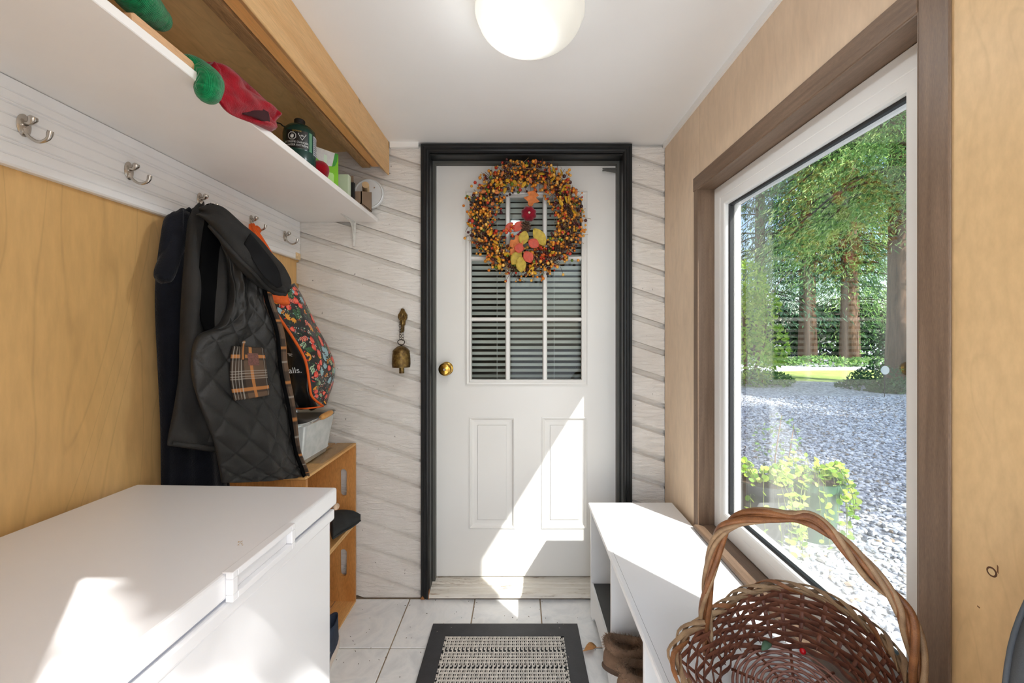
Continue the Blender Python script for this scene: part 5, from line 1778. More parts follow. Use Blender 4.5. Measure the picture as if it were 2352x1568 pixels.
for i in range(70):
    t = i / 70
    a = i * 2.399
    z = pcn.z + 0.024 - 0.048 * t
    r = 0.016 * math.sin(math.pi * (0.15 + 0.8 * t)) + 0.004
    p = Vector((pcn.x + r * math.cos(a), pcn.y + r * math.sin(a), z))
    ax = Vector((math.cos(a), math.sin(a), 0.35))
    pm.obox(p, ax * 0.0065, Vector((-math.sin(a), math.cos(a), 0)) * 0.0045, Vector((0, 0, 0.0012)))
obj('pine_cone', pm, plain('pine_cone_brown', lin(92, 66, 50), 0.8, var=0.3, scale=80), wr_)
sp2 = MB()
for k in range(22):
    p = W(q.uniform(1152, 1182), q.uniform(515, 545), q.uniform(1.93, 1.955))
    sp2.ball(p, q.uniform(0.004, 0.007), 8, 6, col=BC[[4, 0, 8, 4][k % 4]])
for k in range(34):
    p = W(q.uniform(1226, 1262), q.uniform(560, 612), q.uniform(1.935, 1.96))
    sp2.ball(p, q.uniform(0.004, 0.007), 8, 6, col=BC[[4, 8, 4, 5][k % 4]])
obj('berry_spray', sp2, bpy.data.materials['attr_berry'], wr_, smooth=True, recalc=False, kind='stuff')
obj('hanger', MB().box(wc.x - 0.010, wc.x + 0.010, 2.0465, 2.0490, wc.z + 0.20, 2.0655).box(wc.x - 0.010, wc.x + 0.010, 2.020, 2.0480, wc.z + 0.197, wc.z + 0.200), TWIG, wr_)

# ================================================================== BELL ON THE BOARDS
BRZ = NT('aged_bronze')
f_ = BRZ.noise(BRZ.coords(), 55, 4, 0.6)
BRZ.set(BRZ.ramp(f_, [(0.3, lin(74, 56, 34)), (0.55, lin(116, 92, 50)), (0.75, lin(160, 136, 78))]), 0.4, 0.75)
BRZ.bump(f_, 0.25, 0.004)
be = thing('hanging_bell', 'aged bronze bell on chains beside the black door frame', 'bell', tuple(W(924, 740, 1.95)))
yb = 1.951
c = W(925, 726, yb)
ppx = 1.95 / 960
m = MB()
hp = [(0, 18), (3, 17), (5, 12), (10.5, 3), (10.5, -4), (8, -8), (6.5, -10), (5.5, -20), (3.4, -22), (3.2, -33), (2.0, -36), (0, -37)]
poly = [(c.x + x * ppx, c.z + z * ppx) for x, z in hp] + [(c.x - x * ppx, c.z + z * ppx) for x, z in hp[-2:0:-1]]
m.prism(poly, 1, yb - 0.004, yb + 0.007)
for k in range(5):
    m.ball((c.x + (k - 2) * 3.6 * ppx, yb - 0.004, c.z + (2 - abs(k - 2) * 3) * ppx), 0.006, 8, 6, scale=(0.7, 0.6, 1.5))
m.ball((c.x, yb - 0.004, c.z - 14 * ppx), 0.008, 8, 6, scale=(0.9, 0.6, 1.6))
m.tube(catmull([(c.x, yb - 0.003, c.z - 20 * ppx), (c.x, yb - 0.016, c.z - 30 * ppx), (c.x, yb - 0.03, c.z - 37 * ppx)], 8), 0.0045, 8)
obj('leaf_bracket', m, BRZ.m, be, bevel=0.0015, segs=2)
bcx, ybell = W(921.5, 800, 1.905).x, 1.905
sb = ybell / 960
bz = lambda py: 1.245 - (py - 762) * sb
prof = [(0.0, bz(793)), (0.010, bz(794)), (0.022, bz(797)), (0.031, bz(801)), (0.0375, bz(805)), (0.0385, bz(806.5)), (0.0375, bz(808)), (0.0395, bz(815)), (0.0410, bz(824)), (0.0418, bz(835)), (0.0405, bz(840)), (0.0400, bz(843)), (0.0380, bz(843)), (0.0385, bz(836)), (0.036, bz(815)), (0.0, bz(800))]
obj('bell_body', MB().lathe(prof, 40, 2, (bcx, ybell, 0)), BRZ.m, be, smooth=True, angle=55)
obj('ring', MB().ring([(bcx + 0.0155 * math.cos(t), ybell + 0.004 * math.sin(2 * t), bz(786) + 0.0125 * math.sin(t)) for t in np.linspace(0, 2 * math.pi, 25)[:-1]], 0.0020, 8), plain('dark_iron', lin(54, 44, 38), 0.5, 0.6), be, smooth=True)
obj('clapper', MB().lathe([(0.0, bz(832)), (0.010, bz(834)), (0.0115, bz(840)), (0.0115, bz(857)), (0.0, bz(857.5))], 14, 2, (bcx + 0.002, ybell, 0)), BRZ.m, be, smooth=True, angle=40)
chn = MB()
for (p0, p1) in ((W(918.5, 739, yb - 0.012), Vector((bcx - 0.004, ybell, bz(780)))), (W(925.5, 763, 1.922), Vector((bcx + 0.007, ybell, bz(781))))):
    L_ = (p1 - p0).length
    nl = max(3, round(L_ / 0.0135))
    d = (p1 - p0) / nl
    t_ = d.normalized()
    for k in range(nl):
        cc = p0 + d * (k + 0.5)
        s1 = Vector((1, 0, 0)) if k % 2 else Vector((0.5, 0.85, 0))
        chn.ring([cc + t_ * (math.cos(a) * 0.0082) + s1 * (math.sin(a) * 0.0048) for a in np.linspace(0, 2 * math.pi, 13)[:-1]], 0.0010, 5)
obj('chain', chn, bpy.data.materials['dark_iron'], be, smooth=True, recalc=False, label='two thin dark chains')

# ================================================================== NAVY COAT
q = np.random.default_rng(5)
NAVY = plain('navy_fleece', lin(15, 17, 25), 0.95, var=0.35, scale=14, bump=0.5, bscale=240, spec=0.15)
NAVY.node_tree.nodes['Principled BSDF'].inputs['Sheen Weight'].default_value = 0.12
nc = thing('navy_coat', 'dark navy fleece coat hanging behind the quilted jacket', 'coat', (-0.99, 1.25, 1.66))
A = [WX(404, 488, -1.000), WX(378, 500, -0.995), WX(366, 560, -0.985), WX(357, 640, -0.980), WX(356, 720, -0.985), WX(362, 850, -0.99), WX(368, 980, -0.99), WX(369, 1085, -0.99), WX(370, 1135, -0.99)]
B = [WX(450, 484, -0.985), WX(470, 500, -0.975), WX(480, 560, -0.965), WX(490, 640, -0.955), WX(495, 720, -0.955), WX(500, 850, -0.955), WX(515, 980, -0.955), WX(525, 1085, -0.955), WX(530, 1135, -0.955)]
mp, fr = pillow(A, B, lambda v: 0.016 + 0.018 * min(1, v * 3), 30, 60, lambda u, v: 0.008 * math.sin(9 * u + 3 * v) * v + 0.004 * math.sin(23 * u + 2), backk=0.6)
obj('coat_body', mp, NAVY, nc, smooth=True)
# sleeve bump at the left shoulder
A = [WX(398, 492, -1.0), WX(376, 560, -0.985), WX(354, 618, -0.975), WX(356, 636, -0.972)]
B = [WX(440, 492, -0.97), WX(430, 560, -0.95), WX(400, 640, -0.95), WX(376, 648, -0.955)]
mp, fr = pillow(A, B, 0.016, 14, 20)
obj('shoulder_fold', mp, NAVY, nc, smooth=True)

# ================================================================== QUILTED JACKET
SHELL = plain('charcoal_waxed_cotton', lin(41, 40, 39), 0.7, var=0.22, scale=11, bump=0.25, bscale=180, spec=0.2)
QUILT = attr_mat('attr_quilted_shell', 0.5, bump=0.25, bscale=180, var=0.3, spec=0.4)
TAPE_AND_SHADE = plain('black_tape_and_hole_shade', lin(11, 11, 12), 1.0, var=0.2, scale=20, spec=0.05)  # black of the zip tape and loop; also paints the armhole's shade
jk = thing('quilted_jacket', 'charcoal hooded quilted jacket with a plaid pocket on the rail', 'jacket', (-0.93, 1.36, 1.655))
XJ = -0.865
# back/side panel at the left, hem lower left
A = [WX(448, 478, -0.965), WX(432, 505, -0.945), WX(424, 580, -0.925), WX(416, 680, -0.915), WX(412, 780, -0.915), WX(410, 860, -0.92), WX(398, 940, -0.92), WX(386, 1000, -0.92), WX(384, 1022, -0.92)]
B = [WX(486, 480, -0.945), WX(505, 505, -0.90), WX(520, 580, -0.885), WX(525, 680, -0.875), WX(525, 780, -0.875), WX(530, 860, -0.875), WX(525, 940, -0.88), WX(520, 1010, -0.885), WX(505, 1040, -0.89)]
mp, fr = pillow(A, B, lambda v: 0.012 + 0.016 * min(1, 3 * v), 30, 60, lambda u, v: 0.006 * math.sin(8 * u + 4 * v) + 0.012 * math.exp(-((u - 0.45 - 0.2 * v) / 0.08) ** 2) * (1 - v) + 0.016 * mnoise.noise(Vector((u * 3.5, v * 7, 5.0))), backk=0.5)
obj('back_panel', mp, SHELL, jk, smooth=True)
backF = fr
# hem fold of the back panel
hem = [fr[k][j] for k in (57,) for j in range(2, 22)]
obj('hem_fold', MB().tube(hem, 0.007, 8), SHELL, jk, smooth=True)
# care label
i0, j0 = 50, 17
lb = MB()
lrow = []
for i in range(43, 54):
    row = []
    for j in range(15, 23):
        p = np.array(fr[i][j]) + np.array([0.0035, -0.0035, 0])
        row.append(p)
    lrow.append(row)
obj('care_label', lb if lb.grid(lrow) else lb, plain('black_satin_label', lin(34, 33, 32), 0.5), jk, smooth=True)
lt = MB()
for k in range(7):
    r0 = lrow[k + 2 if k + 3 < len(lrow) else -2]
    r1 = lrow[k + 3 if k + 3 < len(lrow) else -1]
    e = np.array([0.0012, -0.0012, 0])
    a0, a1 = np.array(r0[1]) + e, np.array(r0[6 - (k % 3)]) + e
    dn = (np.array(r1[1]) - np.array(r0[1])) * 0.45
    lt.add([a0, a1, a1 + dn, a0 + dn], [(0, 1, 2, 3)])
obj('label_print', lt, plain('white_label_print', lin(206, 200, 190), 0.6), jk, kind='stuff')
# black pad between the panels, coloured as the shade in the sleeve hole
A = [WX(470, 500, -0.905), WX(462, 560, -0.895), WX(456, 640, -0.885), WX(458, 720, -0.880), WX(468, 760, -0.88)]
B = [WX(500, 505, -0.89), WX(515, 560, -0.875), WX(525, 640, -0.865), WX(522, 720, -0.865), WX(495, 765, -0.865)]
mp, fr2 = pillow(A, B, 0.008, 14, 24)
obj('sleeve_hole_shade', mp, TAPE_AND_SHADE, jk, smooth=True, label='black pad standing for the shade in the sleeve opening')
# front panel, quilted
A = [WX(468, 478, -0.930), WX(498, 540, -0.885), WX(520, 620, -0.862), WX(522, 690, -0.852), WX(500, 745, -0.855), WX(450, 775, -0.872), WX(438, 850, -0.872), WX(458, 930, -0.862), WX(488, 1010, -0.855), WX(502, 1070, -0.852), WX(508, 1108, -0.852)]
B = [WX(500, 474, -0.910), WX(560, 540, -0.84), WX(592, 620, -0.815), WX(604, 690, -0.805), WX(618, 745, -0.80), WX(632, 800, -0.795), WX(646, 870, -0.79), WX(662, 940, -0.785), WX(680, 1020, -0.78), WX(692, 1070, -0.778), WX(698, 1092, -0.778)]
def qd(u, v):
    # diamonds in cloth lengths
    x, y = u * 0.26, v * 0.92
    a = (x * 0.80 + y * 0.60) / 0.062
    b_ = (x * 0.80 - y * 0.60) / 0.062
    return abs(math.sin(math.pi * a)) , abs(math.sin(math.pi * b_))
def qdisp(u, v):
    a, b_ = qd(u, v)
    k = min(1, max(0, (v - 0.22) / 0.2))
    pf = 0.0085 * (min(a, b_) ** 0.55) * k
    fold = qfold(u, v)
    wr2 = 0.006 * mnoise.noise(Vector((u * 9, v * 26, 3.0))) * (1 - 0.5 * k)
    return pf + fold + wr2
def qfold(u, v):
    return 0.010 * math.sin(7 * u + 5 * v) * (1 - 0.5 * v) + 0.020 * math.exp(-((u - 0.22 - 0.28 * v) / 0.09) ** 2) * (1 - v) * min(1, v * 5) + 0.014 * mnoise.noise(Vector((u * 3.2, v * 5.5, 9.0)))
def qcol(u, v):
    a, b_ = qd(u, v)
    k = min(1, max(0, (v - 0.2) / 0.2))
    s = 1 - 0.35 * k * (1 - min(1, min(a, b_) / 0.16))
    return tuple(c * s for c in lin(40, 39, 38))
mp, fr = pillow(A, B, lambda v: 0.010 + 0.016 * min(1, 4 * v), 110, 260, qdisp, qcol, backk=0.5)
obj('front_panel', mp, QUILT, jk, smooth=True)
_m, frontF = pillow(A, B, lambda v: 0.010 + 0.016 * min(1, 4 * v), 110, 260, qfold)
frontF = [[frontF[i][j] + (np.array([0.0075, -0.0055, 0.0])) for j in range(110)] for i in range(260)]
# stitched seams of the quilting
st = MB()
NV, NU = 260, 110
def fpt(u, v, off=0.001):
    i, j = v * (NV - 1), u * (NU - 1)
    i0, j0 = min(int(i), NV - 2), min(int(j), NU - 2)
    a, b_ = i - i0, j - j0
    p = (frontF[i0][j0] * (1 - a) * (1 - b_) + frontF[i0 + 1][j0] * a * (1 - b_) + frontF[i0][j0 + 1] * (1 - a) * b_ + frontF[i0 + 1][j0 + 1] * a * b_)
    du = frontF[i0][j0 + 1] - frontF[i0][j0]
    dv = frontF[i0 + 1][j0] - frontF[i0][j0]
    n = np.cross(dv, du)
    L_ = np.linalg.norm(n)
    n = n / L_ if L_ > 0 else np.array([1., 0, 0])
    if n[0] < 0: n = -n
    return p + n * off
# plaid placket along the opening edge
PL_ = attr_mat('attr_plaid_flannel', 0.9, bump=0.3, bscale=400)
def plaid(x, y):
    """x, y in metres of cloth -> colour: brown-black ground, orange bands, fine pale lines"""
    base = np.array(lin(96, 76, 60))
    dk = np.array(lin(34, 32, 30))
    org = np.array(lin(186, 122, 66))
    pale = np.array(lin(176, 170, 160))
    def band(t, p, c, w):
        return abs(((t - c + p / 2) % p) - p / 2) < w / 2
    c = base.copy()
    P_ = 0.105
    if band(x, P_, 0.020, 0.040): c = c * 0.45 + dk * 0.25
    if band(y, P_, 0.030, 0.045): c = c * 0.45 + dk * 0.25
    if band(x, P_, 0.066, 0.010): c = c * 0.25 + org * 0.75
    if band(y, P_, 0.040, 0.011): c = c * 0.2 + org * 0.8
    for k in range(4):
        if band(x, P_, 0.004 + k * 0.0085, 0.0018): c = c * 0.4 + pale * 0.6
        if band(y, P_, 0.085 + k * 0.0085, 0.0018): c = c * 0.4 + pale * 0.6
    return tuple(c)
rows, cols = [], []
nP = 220
Bc = catmull(B, nP)
e_out = []
for i in range(int(nP * 0.22), nP):
    v = i / (nP - 1)
    w = 0.020 + 0.016 * math.sin(math.pi * min(1, (v - 0.2) * 1.6))
    p = fpt(0.945, v, 0.006)
    row, cr = [], []
    for j in range(22):
        s = j / 21
        off = np.array([0.0, 1.0, 0.0]) * w * s * 0.95 + np.array([0.008 * math.sin(math.pi * s) + 0.004 * s, 0, 0])
        row.append(p + off)
        cr.append(plaid(0.03 + w * s * 1.3, v * 0.92))
    rows.append(row); cols.append(cr)
m = MB(); m.grid(rows, cols=cols)
o = obj('plaid_placket', m, PL_, jk, smooth=True)
o.modifiers.new('thick', 'SOLIDIFY').thickness = 0.003
# zipper tape: dark band inside the placket edge
zt = [fpt(0.925, v, 0.006) for v in np.linspace(0.24, 0.985, 60)]
obj('zip_tape', MB().tube(zt, 0.0085, 8, flat=0.5), TAPE_AND_SHADE, jk, smooth=True)
# plaid chest pocket on the front panel
def pocket(u0, u1, v0, v1, ru, rv, off):
    rows, cols = [], []
    for i in range(rv):
        row, cr = [], []
        for j in range(ru):
            u, v = u0 + (u1 - u0) * j / (ru - 1), v0 + (v1 - v0) * i / (rv - 1)
            if i == rv - 1 or i > rv * 0.93:
                u = (u0 + u1) / 2 + (u - (u0 + u1) / 2) * (0.97)
            e = min(j, ru - 1 - j, i, rv - 1 - i)
            row.append(fpt(u, v, off * (0.35 if e == 0 else 1.0)))
            cr.append(plaid((u - u0) * 0.26 + 0.0, (v - v0) * 0.92 + 0.004))
        rows.append(row); cols.append(cr)
    m = MB(); m.grid(rows, cols=cols)
    return m
# find the surface parameters of the pocket's corners nearest to their image pixels
def find_uv(px, py):
    best = None
    for i in range(0, NV, 2):
        for j in range(0, NU, 2):
            p = frontF[i][j]
            X_, Y_ = 1192 + p[0] * 960 / p[1], 762 - (p[2] - 1.245) * 960 / p[1]
            d = (X_ - px) ** 2 + (Y_ - py) ** 2
            if best is None or d < best[0]:
                best = (d, j / (NU - 1), i / (NV - 1))
    return best[1:]
ua, va = find_uv(536, 793); ub, vb_ = find_uv(602, 800); uc, vc = find_uv(538, 922); ud, vd = find_uv(617, 905)
rows, cols = [], []
for i in range(90):
    row, cr = [], []
    t = i / 89
    for j in range(80):
        s = j / 79
        u = (ua * (1 - s) + ub * s) * (1 - t) + (uc * (1 - s) + ud * s) * t
        v = (va * (1 - s) + vb_ * s) * (1 - t) + (vc * (1 - s) + vd * s) * t
        e = min(i, j, 89 - i, 79 - j)
        row.append(fpt(u, v, 0.0015 if e == 0 else 0.005))
        cr.append(plaid(s * 0.115 + 0.001, t * 0.165 + 0.073 - 0.065 + 0.0))
    rows.append(row); cols.append(cr)
m = MB(); m.grid(rows, cols=cols)
pk = obj('plaid_pocket', m, PL_, jk, smooth=True)
pk.modifiers.new('thick', 'SOLIDIFY').thickness = 0.002
rows, cols = [], []
for i in range(24):
    row, cr = [], []
    for j in range(14):
        s, t = 0.20 + 0.16 * j / 13, -0.16 + 0.42 * i / 23
        u = (ua * (1 - s) + ub * s) * (1 - t) + (uc * (1 - s) + ud * s) * t
        v = (va * (1 - s) + vb_ * s) * (1 - t) + (vc * (1 - s) + vd * s) * t
        row.append(fpt(u, v, 0.008)); cr.append(plaid(0.056 + 0.02 * j / 13, 0.003 + 0.02 * i / 23))
    rows.append(row); cols.append(cr)
m = MB(); m.grid(rows, cols=cols)
tg = obj('loop_tab', m, PL_, pk, smooth=True)
tg.modifiers.new('thick', 'SOLIDIFY').thickness = 0.0015
rows = []
for i in range(8):
    row = []
    for j in range(8):
        s, t = 0.47 + 0.30 * j / 7, 0.13 + 0.24 * i / 7
        u = (ua * (1 - s) + ub * s) * (1 - t) + (uc * (1 - s) + ud * s) * t
        v = (va * (1 - s) + vb_ * s) * (1 - t) + (vc * (1 - s) + vd * s) * t
        row.append(fpt(u, v, 0.0085))
    rows.append(row)
m = MB(); m.grid(rows)
obj('leather_patch', m, plain('embossed_brown_patch', lin(104, 66, 58), 0.7, var=0.35, scale=260), pk, smooth=True)
# hood hanging over the shoulder
A = [WX(470, 474, -0.905), WX(512, 478, -0.865), WX(560, 520, -0.815), WX(605, 568, -0.785), WX(640, 606, -0.770), WX(656, 640, -0.765), WX(654, 668, -0.765)]
B = [WX(474, 500, -0.905), WX(498, 545, -0.855), WX(532, 592, -0.815), WX(568, 632, -0.795), WX(600, 660, -0.785), WX(628, 676, -0.778), WX(648, 677, -0.768)]
mp, fr3 = pillow(A, B, lambda v: 0.012 + 0.026 * math.sin(math.pi * min(1, 0.15 + 0.85 * v) * 0.75), 36, 60, lambda u, v: 0.008 * math.sin(10 * u + 2 * v) * (1 - v) - 0.012 * math.exp(-((u - 0.55) / 0.18) ** 2) * v + 0.012 * mnoise.noise(Vector((u * 3.0, v * 5, 7.0))))
obj('hood', mp, SHELL, jk, smooth=True)
hl = [np.array(p) for p in catmull(B, 50)]
rim = [np.array(fr3[i][30]) for i in range(8, 58)]
obj('hood_rim', MB().tube([fr3[i][33] + np.array([0.002, -0.004, 0]) for i in range(6, 60)], 0.0065, 10), SHELL, jk, smooth=True)
mp, _ = pillow([WX(575, 535, -0.775), WX(612, 580, -0.752), WX(640, 620, -0.742), WX(648, 655, -0.742)], [WX(560, 560, -0.785), WX(585, 605, -0.765), WX(610, 640, -0.752), WX(636, 662, -0.745)], 0.004, 14, 20)
obj('hood_dark_patch', mp, plain('dark_hood_patch', lin(27, 27, 28), 0.95, var=0.3, scale=14, spec=0.1), jk, smooth=True)  # dark patch over the hood, standing for its inside
# hanging loop on the hook
obj('hanger_loop', MB().tube(catmull([(RX + 0.012, 1.343, 1.640), (RX + 0.030, 1.338, 1.652), (RX + 0.055, 1.332, 1.648), WX(474, 486, -0.93)], 12), 0.0035, 8), TAPE_AND_SHADE, jk, smooth=True)

# ================================================================== TOTE BAG
tt = thing('tote_bag', 'floral tote bag with orange trim hanging beside the jacket', 'bag', (-0.9, 1.62, 1.66))
ORG = plain('orange_cloth', lin(226, 96, 22), 0.6, var=0.1, scale=20)
A = [WX(571, 516, -0.998), WX(572, 545, -0.985), WX(585, 600, -0.93), WX(596, 650, -0.88), WX(606, 690, -0.85)]
B = [WX(584, 514, -0.985), WX(612, 560, -0.94), WX(634, 600, -0.89), WX(652, 650, -0.85), WX(664, 700, -0.815)]
mp, fr = pillow(A, B, lambda v: 0.008 + 0.006 * v, 24, 36, lambda u, v: 0.008 * math.sin(14 * u + 1.0) * (0.3 + v) * (1 - v * 0.6))
obj('handle_strap', mp, ORG, tt, smooth=True, label='gathered orange strap over the hook')
obj('strap_loop', MB().tube(catmull([(RX + 0.010, 1.600, 1.632), (RX + 0.024, 1.596, 1.645), (RX + 0.034, 1.596, 1.630), WX(578, 522, -0.99)], 10), 0.007, 8), ORG, tt, smooth=True)
BLK = plain('black_glossy_tote', lin(30, 30, 31), 0.32, var=0.2, scale=20, bump=0.5, bscale=22)
A = [WX(612, 690, -0.93), WX(618, 720, -0.94), WX(630, 780, -0.95), WX(640, 840, -0.955), WX(655, 900, -0.955), WX(675, 934, -0.95)]
B = [WX(622, 684, -0.845), WX(644, 725, -0.835), WX(682, 790, -0.825), WX(706, 850, -0.82), WX(712, 900, -0.818), WX(730, 936, -0.812)]
mp, frk = pillow(A, B, 0.014, 30, 50, lambda u, v: 0.004 * math.sin(13 * u + 9 * v) + 0.003 * math.sin(21 * v - 8 * u))
obj('side_gusset', mp, BLK, tt, smooth=True)
FB = plain('black_print_ground', lin(38, 38, 38), 0.32, var=0.1)
A = [WX(613, 688, -0.848), WX(640, 728, -0.836), WX(672, 775, -0.828), WX(700, 826, -0.822), WX(710, 880, -0.818), WX(716, 910, -0.815), WX(741, 932, -0.808)]
B = [WX(676, 650, -0.852), WX(697, 685, -0.846), WX(724, 745, -0.838), WX(752, 800, -0.832), WX(768, 842, -0.828), WX(763, 885, -0.826), WX(746, 930, -0.812)]
mp, ff = pillow(A, B, lambda v: 0.010 + 0.012 * math.sin(math.pi * v), 50, 90, lambda u, v: 0.0025 * math.sin(9 * u + 11 * v))
obj('front_cloth', mp, FB, tt, smooth=True)
def bfp(u, v, off):
    i, j = min(max(v, 0), 1) * 88.999, min(max(u, 0), 1) * 48.999
    i0, j0 = int(i), int(j)
    a, b_ = i - i0, j - j0
    p = ff[i0][j0] * (1 - a) * (1 - b_) + ff[i0 + 1][j0] * a * (1 - b_) + ff[i0][j0 + 1] * (1 - a) * b_ + ff[i0 + 1][j0 + 1] * a * b_
    n = np.cross(ff[i0 + 1][j0] - ff[i0][j0], ff[i0][j0 + 1] - ff[i0][j0])
    L_ = np.linalg.norm(n)
    n = n / L_ if L_ > 1e-9 else np.array([1., 0, 0])
    if n[0] < 0: n = -n
    return p + n * off
# flat print, mapped on the cloth in its own metres
PRT = MB()
UW, VH = 0.21, 0.52
def shape(cx, cy, ang, pts, col, off):
    c_, s_2 = math.cos(ang), math.sin(ang)
    vs = []
    for x, y in pts:
        X_, Y_ = cx + x * c_ - y * s_2, cy + x * s_2 + y * c_
        u, v = X_ / UW, Y_ / VH
        if not (0.015 < u < 0.985 and 0.01 < v < 0.99):
            return
        vs.append(bfp(u, v, off))
    PRT.add(vs, [tuple(range(len(vs)))], col)
def petal(L_, w):
    return [(0, 0), (L_ * 0.3, w * 0.45), (L_ * 0.65, w * 0.5), (L_ * 0.9, w * 0.25), (L_, 0), (L_ * 0.9, -w * 0.25), (L_ * 0.65, -w * 0.5), (L_ * 0.3, -w * 0.45)]
RD, CO, BLU, GRN, SAGE, ORN, CRM = lin(214, 48, 40), lin(232, 128, 110), lin(150, 186, 196), lin(70, 112, 74), lin(170, 196, 160), lin(224, 150, 48), lin(232, 210, 190)
fq = np.random.default_rng(31)
def tulip(x, y, a, s):
    for d, cl in ((-0.55, RD), (0.55, RD), (-0.25, lin(232, 84, 70)), (0.25, lin(232, 84, 70)), (0, lin(240, 120, 96))):
        shape(x, y, a + d, petal(0.022 * s, 0.010 * s), cl, 0.0010 + 0.0002 * (1 - abs(d)))
    shape(x, y, a + math.pi, petal(0.026 * s, 0.0024), GRN, 0.0008)
def sprig(x, y, a, s, col, n=4):
    shape(x, y, a, petal(0.036 * s, 0.002), col, 0.0008)
    for k in range(n):
        px_, py_ = x + math.cos(a) * 0.009 * s * k, y + math.sin(a) * 0.009 * s * k
        for sg in (-1, 1):
            shape(px_, py_, a + sg * 0.75, petal(0.014 * s, 0.0052 * s), col, 0.0010)
    shape(x + math.cos(a) * 0.034 * s, y + math.sin(a) * 0.034 * s, a, petal(0.012 * s, 0.005 * s), col, 0.0010)
def fan(x, y, a, s, col):
    for k in range(5):
        shape(x, y, a + (k - 2) * 0.42, petal((0.028 - 0.003 * abs(k - 2)) * s, 0.0075 * s), col, 0.0010)
def drop(x, y, a, s, col, col2):
    shape(x, y, a, petal(0.020 * s, 0.010 * s), col, 0.0010)
    shape(x + 0.006 * math.cos(a), y + 0.006 * math.sin(a), a, petal(0.011 * s, 0.005 * s), col2, 0.0013)
def curl(x, y, a, s, col):
    for k in range(16):
        t = k * 0.62
        r = (0.0012 + 0.00055 * k) * s
        shape(x + r * math.cos(t + a), y + r * math.sin(t + a), t + a + 1.57, petal(0.0042 * s, 0.0016 * s), col, 0.0010)
placed = []
for i in range(900):
    x, y = fq.uniform(0.004, UW - 0.004), fq.uniform(0.004, VH - 0.004)
    if any((x - p[0]) ** 2 + (y - p[1]) ** 2 < 0.024 ** 2 for p in placed):
        continue
    placed.append((x, y))
    k = len(placed) % 10
    a = fq.uniform(0, 6.28)
    s = fq.uniform(0.95, 1.3)
    if k in (0, 3, 7): tulip(x, y, a, s)
    elif k in (1, 6): sprig(x, y, a, s * 0.8, CO if k == 1 else GRN)
    elif k == 2: fan(x, y, a, s, BLU)
    elif k == 4: drop(x, y, a, s, ORN, lin(150, 70, 30))
    elif k == 5: curl(x, y, a, s, lin(120, 126, 122))
    elif k == 8: sprig(x, y, a, s * 0.8, SAGE, 3)
    else: fan(x, y, a, s * 0.8, ORN)
for i in range(420):
    x, y = fq.uniform(0.004, UW - 0.004), fq.uniform(0.004, VH - 0.004)
    shape(x, y, fq.uniform(0, 6.28), petal(fq.uniform(0.006, 0.013), 0.004), [SAGE, GRN, CO, CRM, RD, BLU][i % 6], 0.0006)
obj('floral_print', PRT, attr_mat('attr_floral_print', 0.32), tt, recalc=False, kind='stuff')
tr_ = [p + np.array([0.003, -0.004, 0]) for p in catmull(A, 60)]
obj('orange_trim', MB().tube(tr_, 0.0048, 8), ORG, tt, smooth=True)
bt_ = catmull([WX(742, 933, -0.806), WX(722, 936, -0.815), WX(700, 938, -0.84), WX(678, 938, -0.90)], 30)
obj('orange_trim', MB().tube(bt_, 0.0032, 8), ORG, tt, smooth=True)
# white lettering on the black side
def gus_text(body, size, px, py, ang):
    best = None
    for i in range(50):
        for j in range(30):
            p = frk[i][j]
            X_, Y_ = 1192 + p[0] * 960 / p[1], 762 - (p[2] - 1.245) * 960 / p[1]
            d = (X_ - px) ** 2 + (Y_ - py) ** 2
            if best is None or d < best[0]:
                best = (d, i, j)
    _, i, j = best
    i, j = min(max(i, 2), 47), min(max(j, 3), 26)
    du = Vector(frk[i][j + 3] - frk[i][j - 3]).normalized()
    dv = Vector(frk[i - 2][j] - frk[i + 2][j]).normalized()
    n = du.cross(dv).normalized()
    if n.y > 0: n = -n
    up_ = n.cross(du).normalized()
    R_ = Matrix((du, up_, n)).transposed().to_4x4()
    mw = Matrix.Translation(Vector(frk[i][j]) + n * 0.006) @ R_ @ Matrix.Rotation(ang, 4, 'Z')
    return text_obj('lettering', body, size, plain('white_bag_print', lin(226, 226, 226), 0.5), mw, tt, extrude=0.0002)
gus_text('alls.', 0.034, 680, 852, 0.0)
gus_text('SE°', 0.020, 671, 815, 0.0)

# ================================================================== BASKET
bk_ = thing('wicker_basket', 'round brown wicker basket with a twisted hoop handle on the bench', 'basket', (0.53, 0.80, 0.50))
C0 = np.array([0.528, 0.801, 0.607])
E1 = np.array([0.991, 0.0, 0.134]); E2 = np.array([-0.0244, 0.983, 0.181]); EN = np.array([-0.1318, -0.1823, 0.9744])
rim_tab = [(-17, .178), (-5, .184), (11, .193), (27, .199), (43, .202), (65, .193), (87, .171), (111, .155), (135, .163), (156, .197), (168, .216), (190, .212), (220, .19), (250, .17), (280, .165), (310, .166), (330, .172), (343, .178)]
def rimr(a):
    a = (math.degrees(a) + 17) % 360 - 17
    for k in range(len(rim_tab) - 1):
        if rim_tab[k][0] <= a <= rim_tab[k + 1][0]:
            t = (a - rim_tab[k][0]) / (rim_tab[k + 1][0] - rim_tab[k][0])
            t = t * t * (3 - 2 * t)
            return rim_tab[k][1] * (1 - t) + rim_tab[k + 1][1] * t
    return 0.178
HB = 0.084
def bpt_(a, h, off=0.0):
    """point of the basket wall: angle, height fraction 0 (base) .. 1 (rim), outward offset"""
    rb = 0.112 + 0.01 * math.cos(2 * a)
    r = rb + (rimr(a) - rb) * (0.15 * h + 0.85 * h ** 0.8) + off
    return Vector(C0 + E1 * (r * math.cos(a)) + E2 * (r * math.sin(a)) + EN * (HB * (h - 1)))
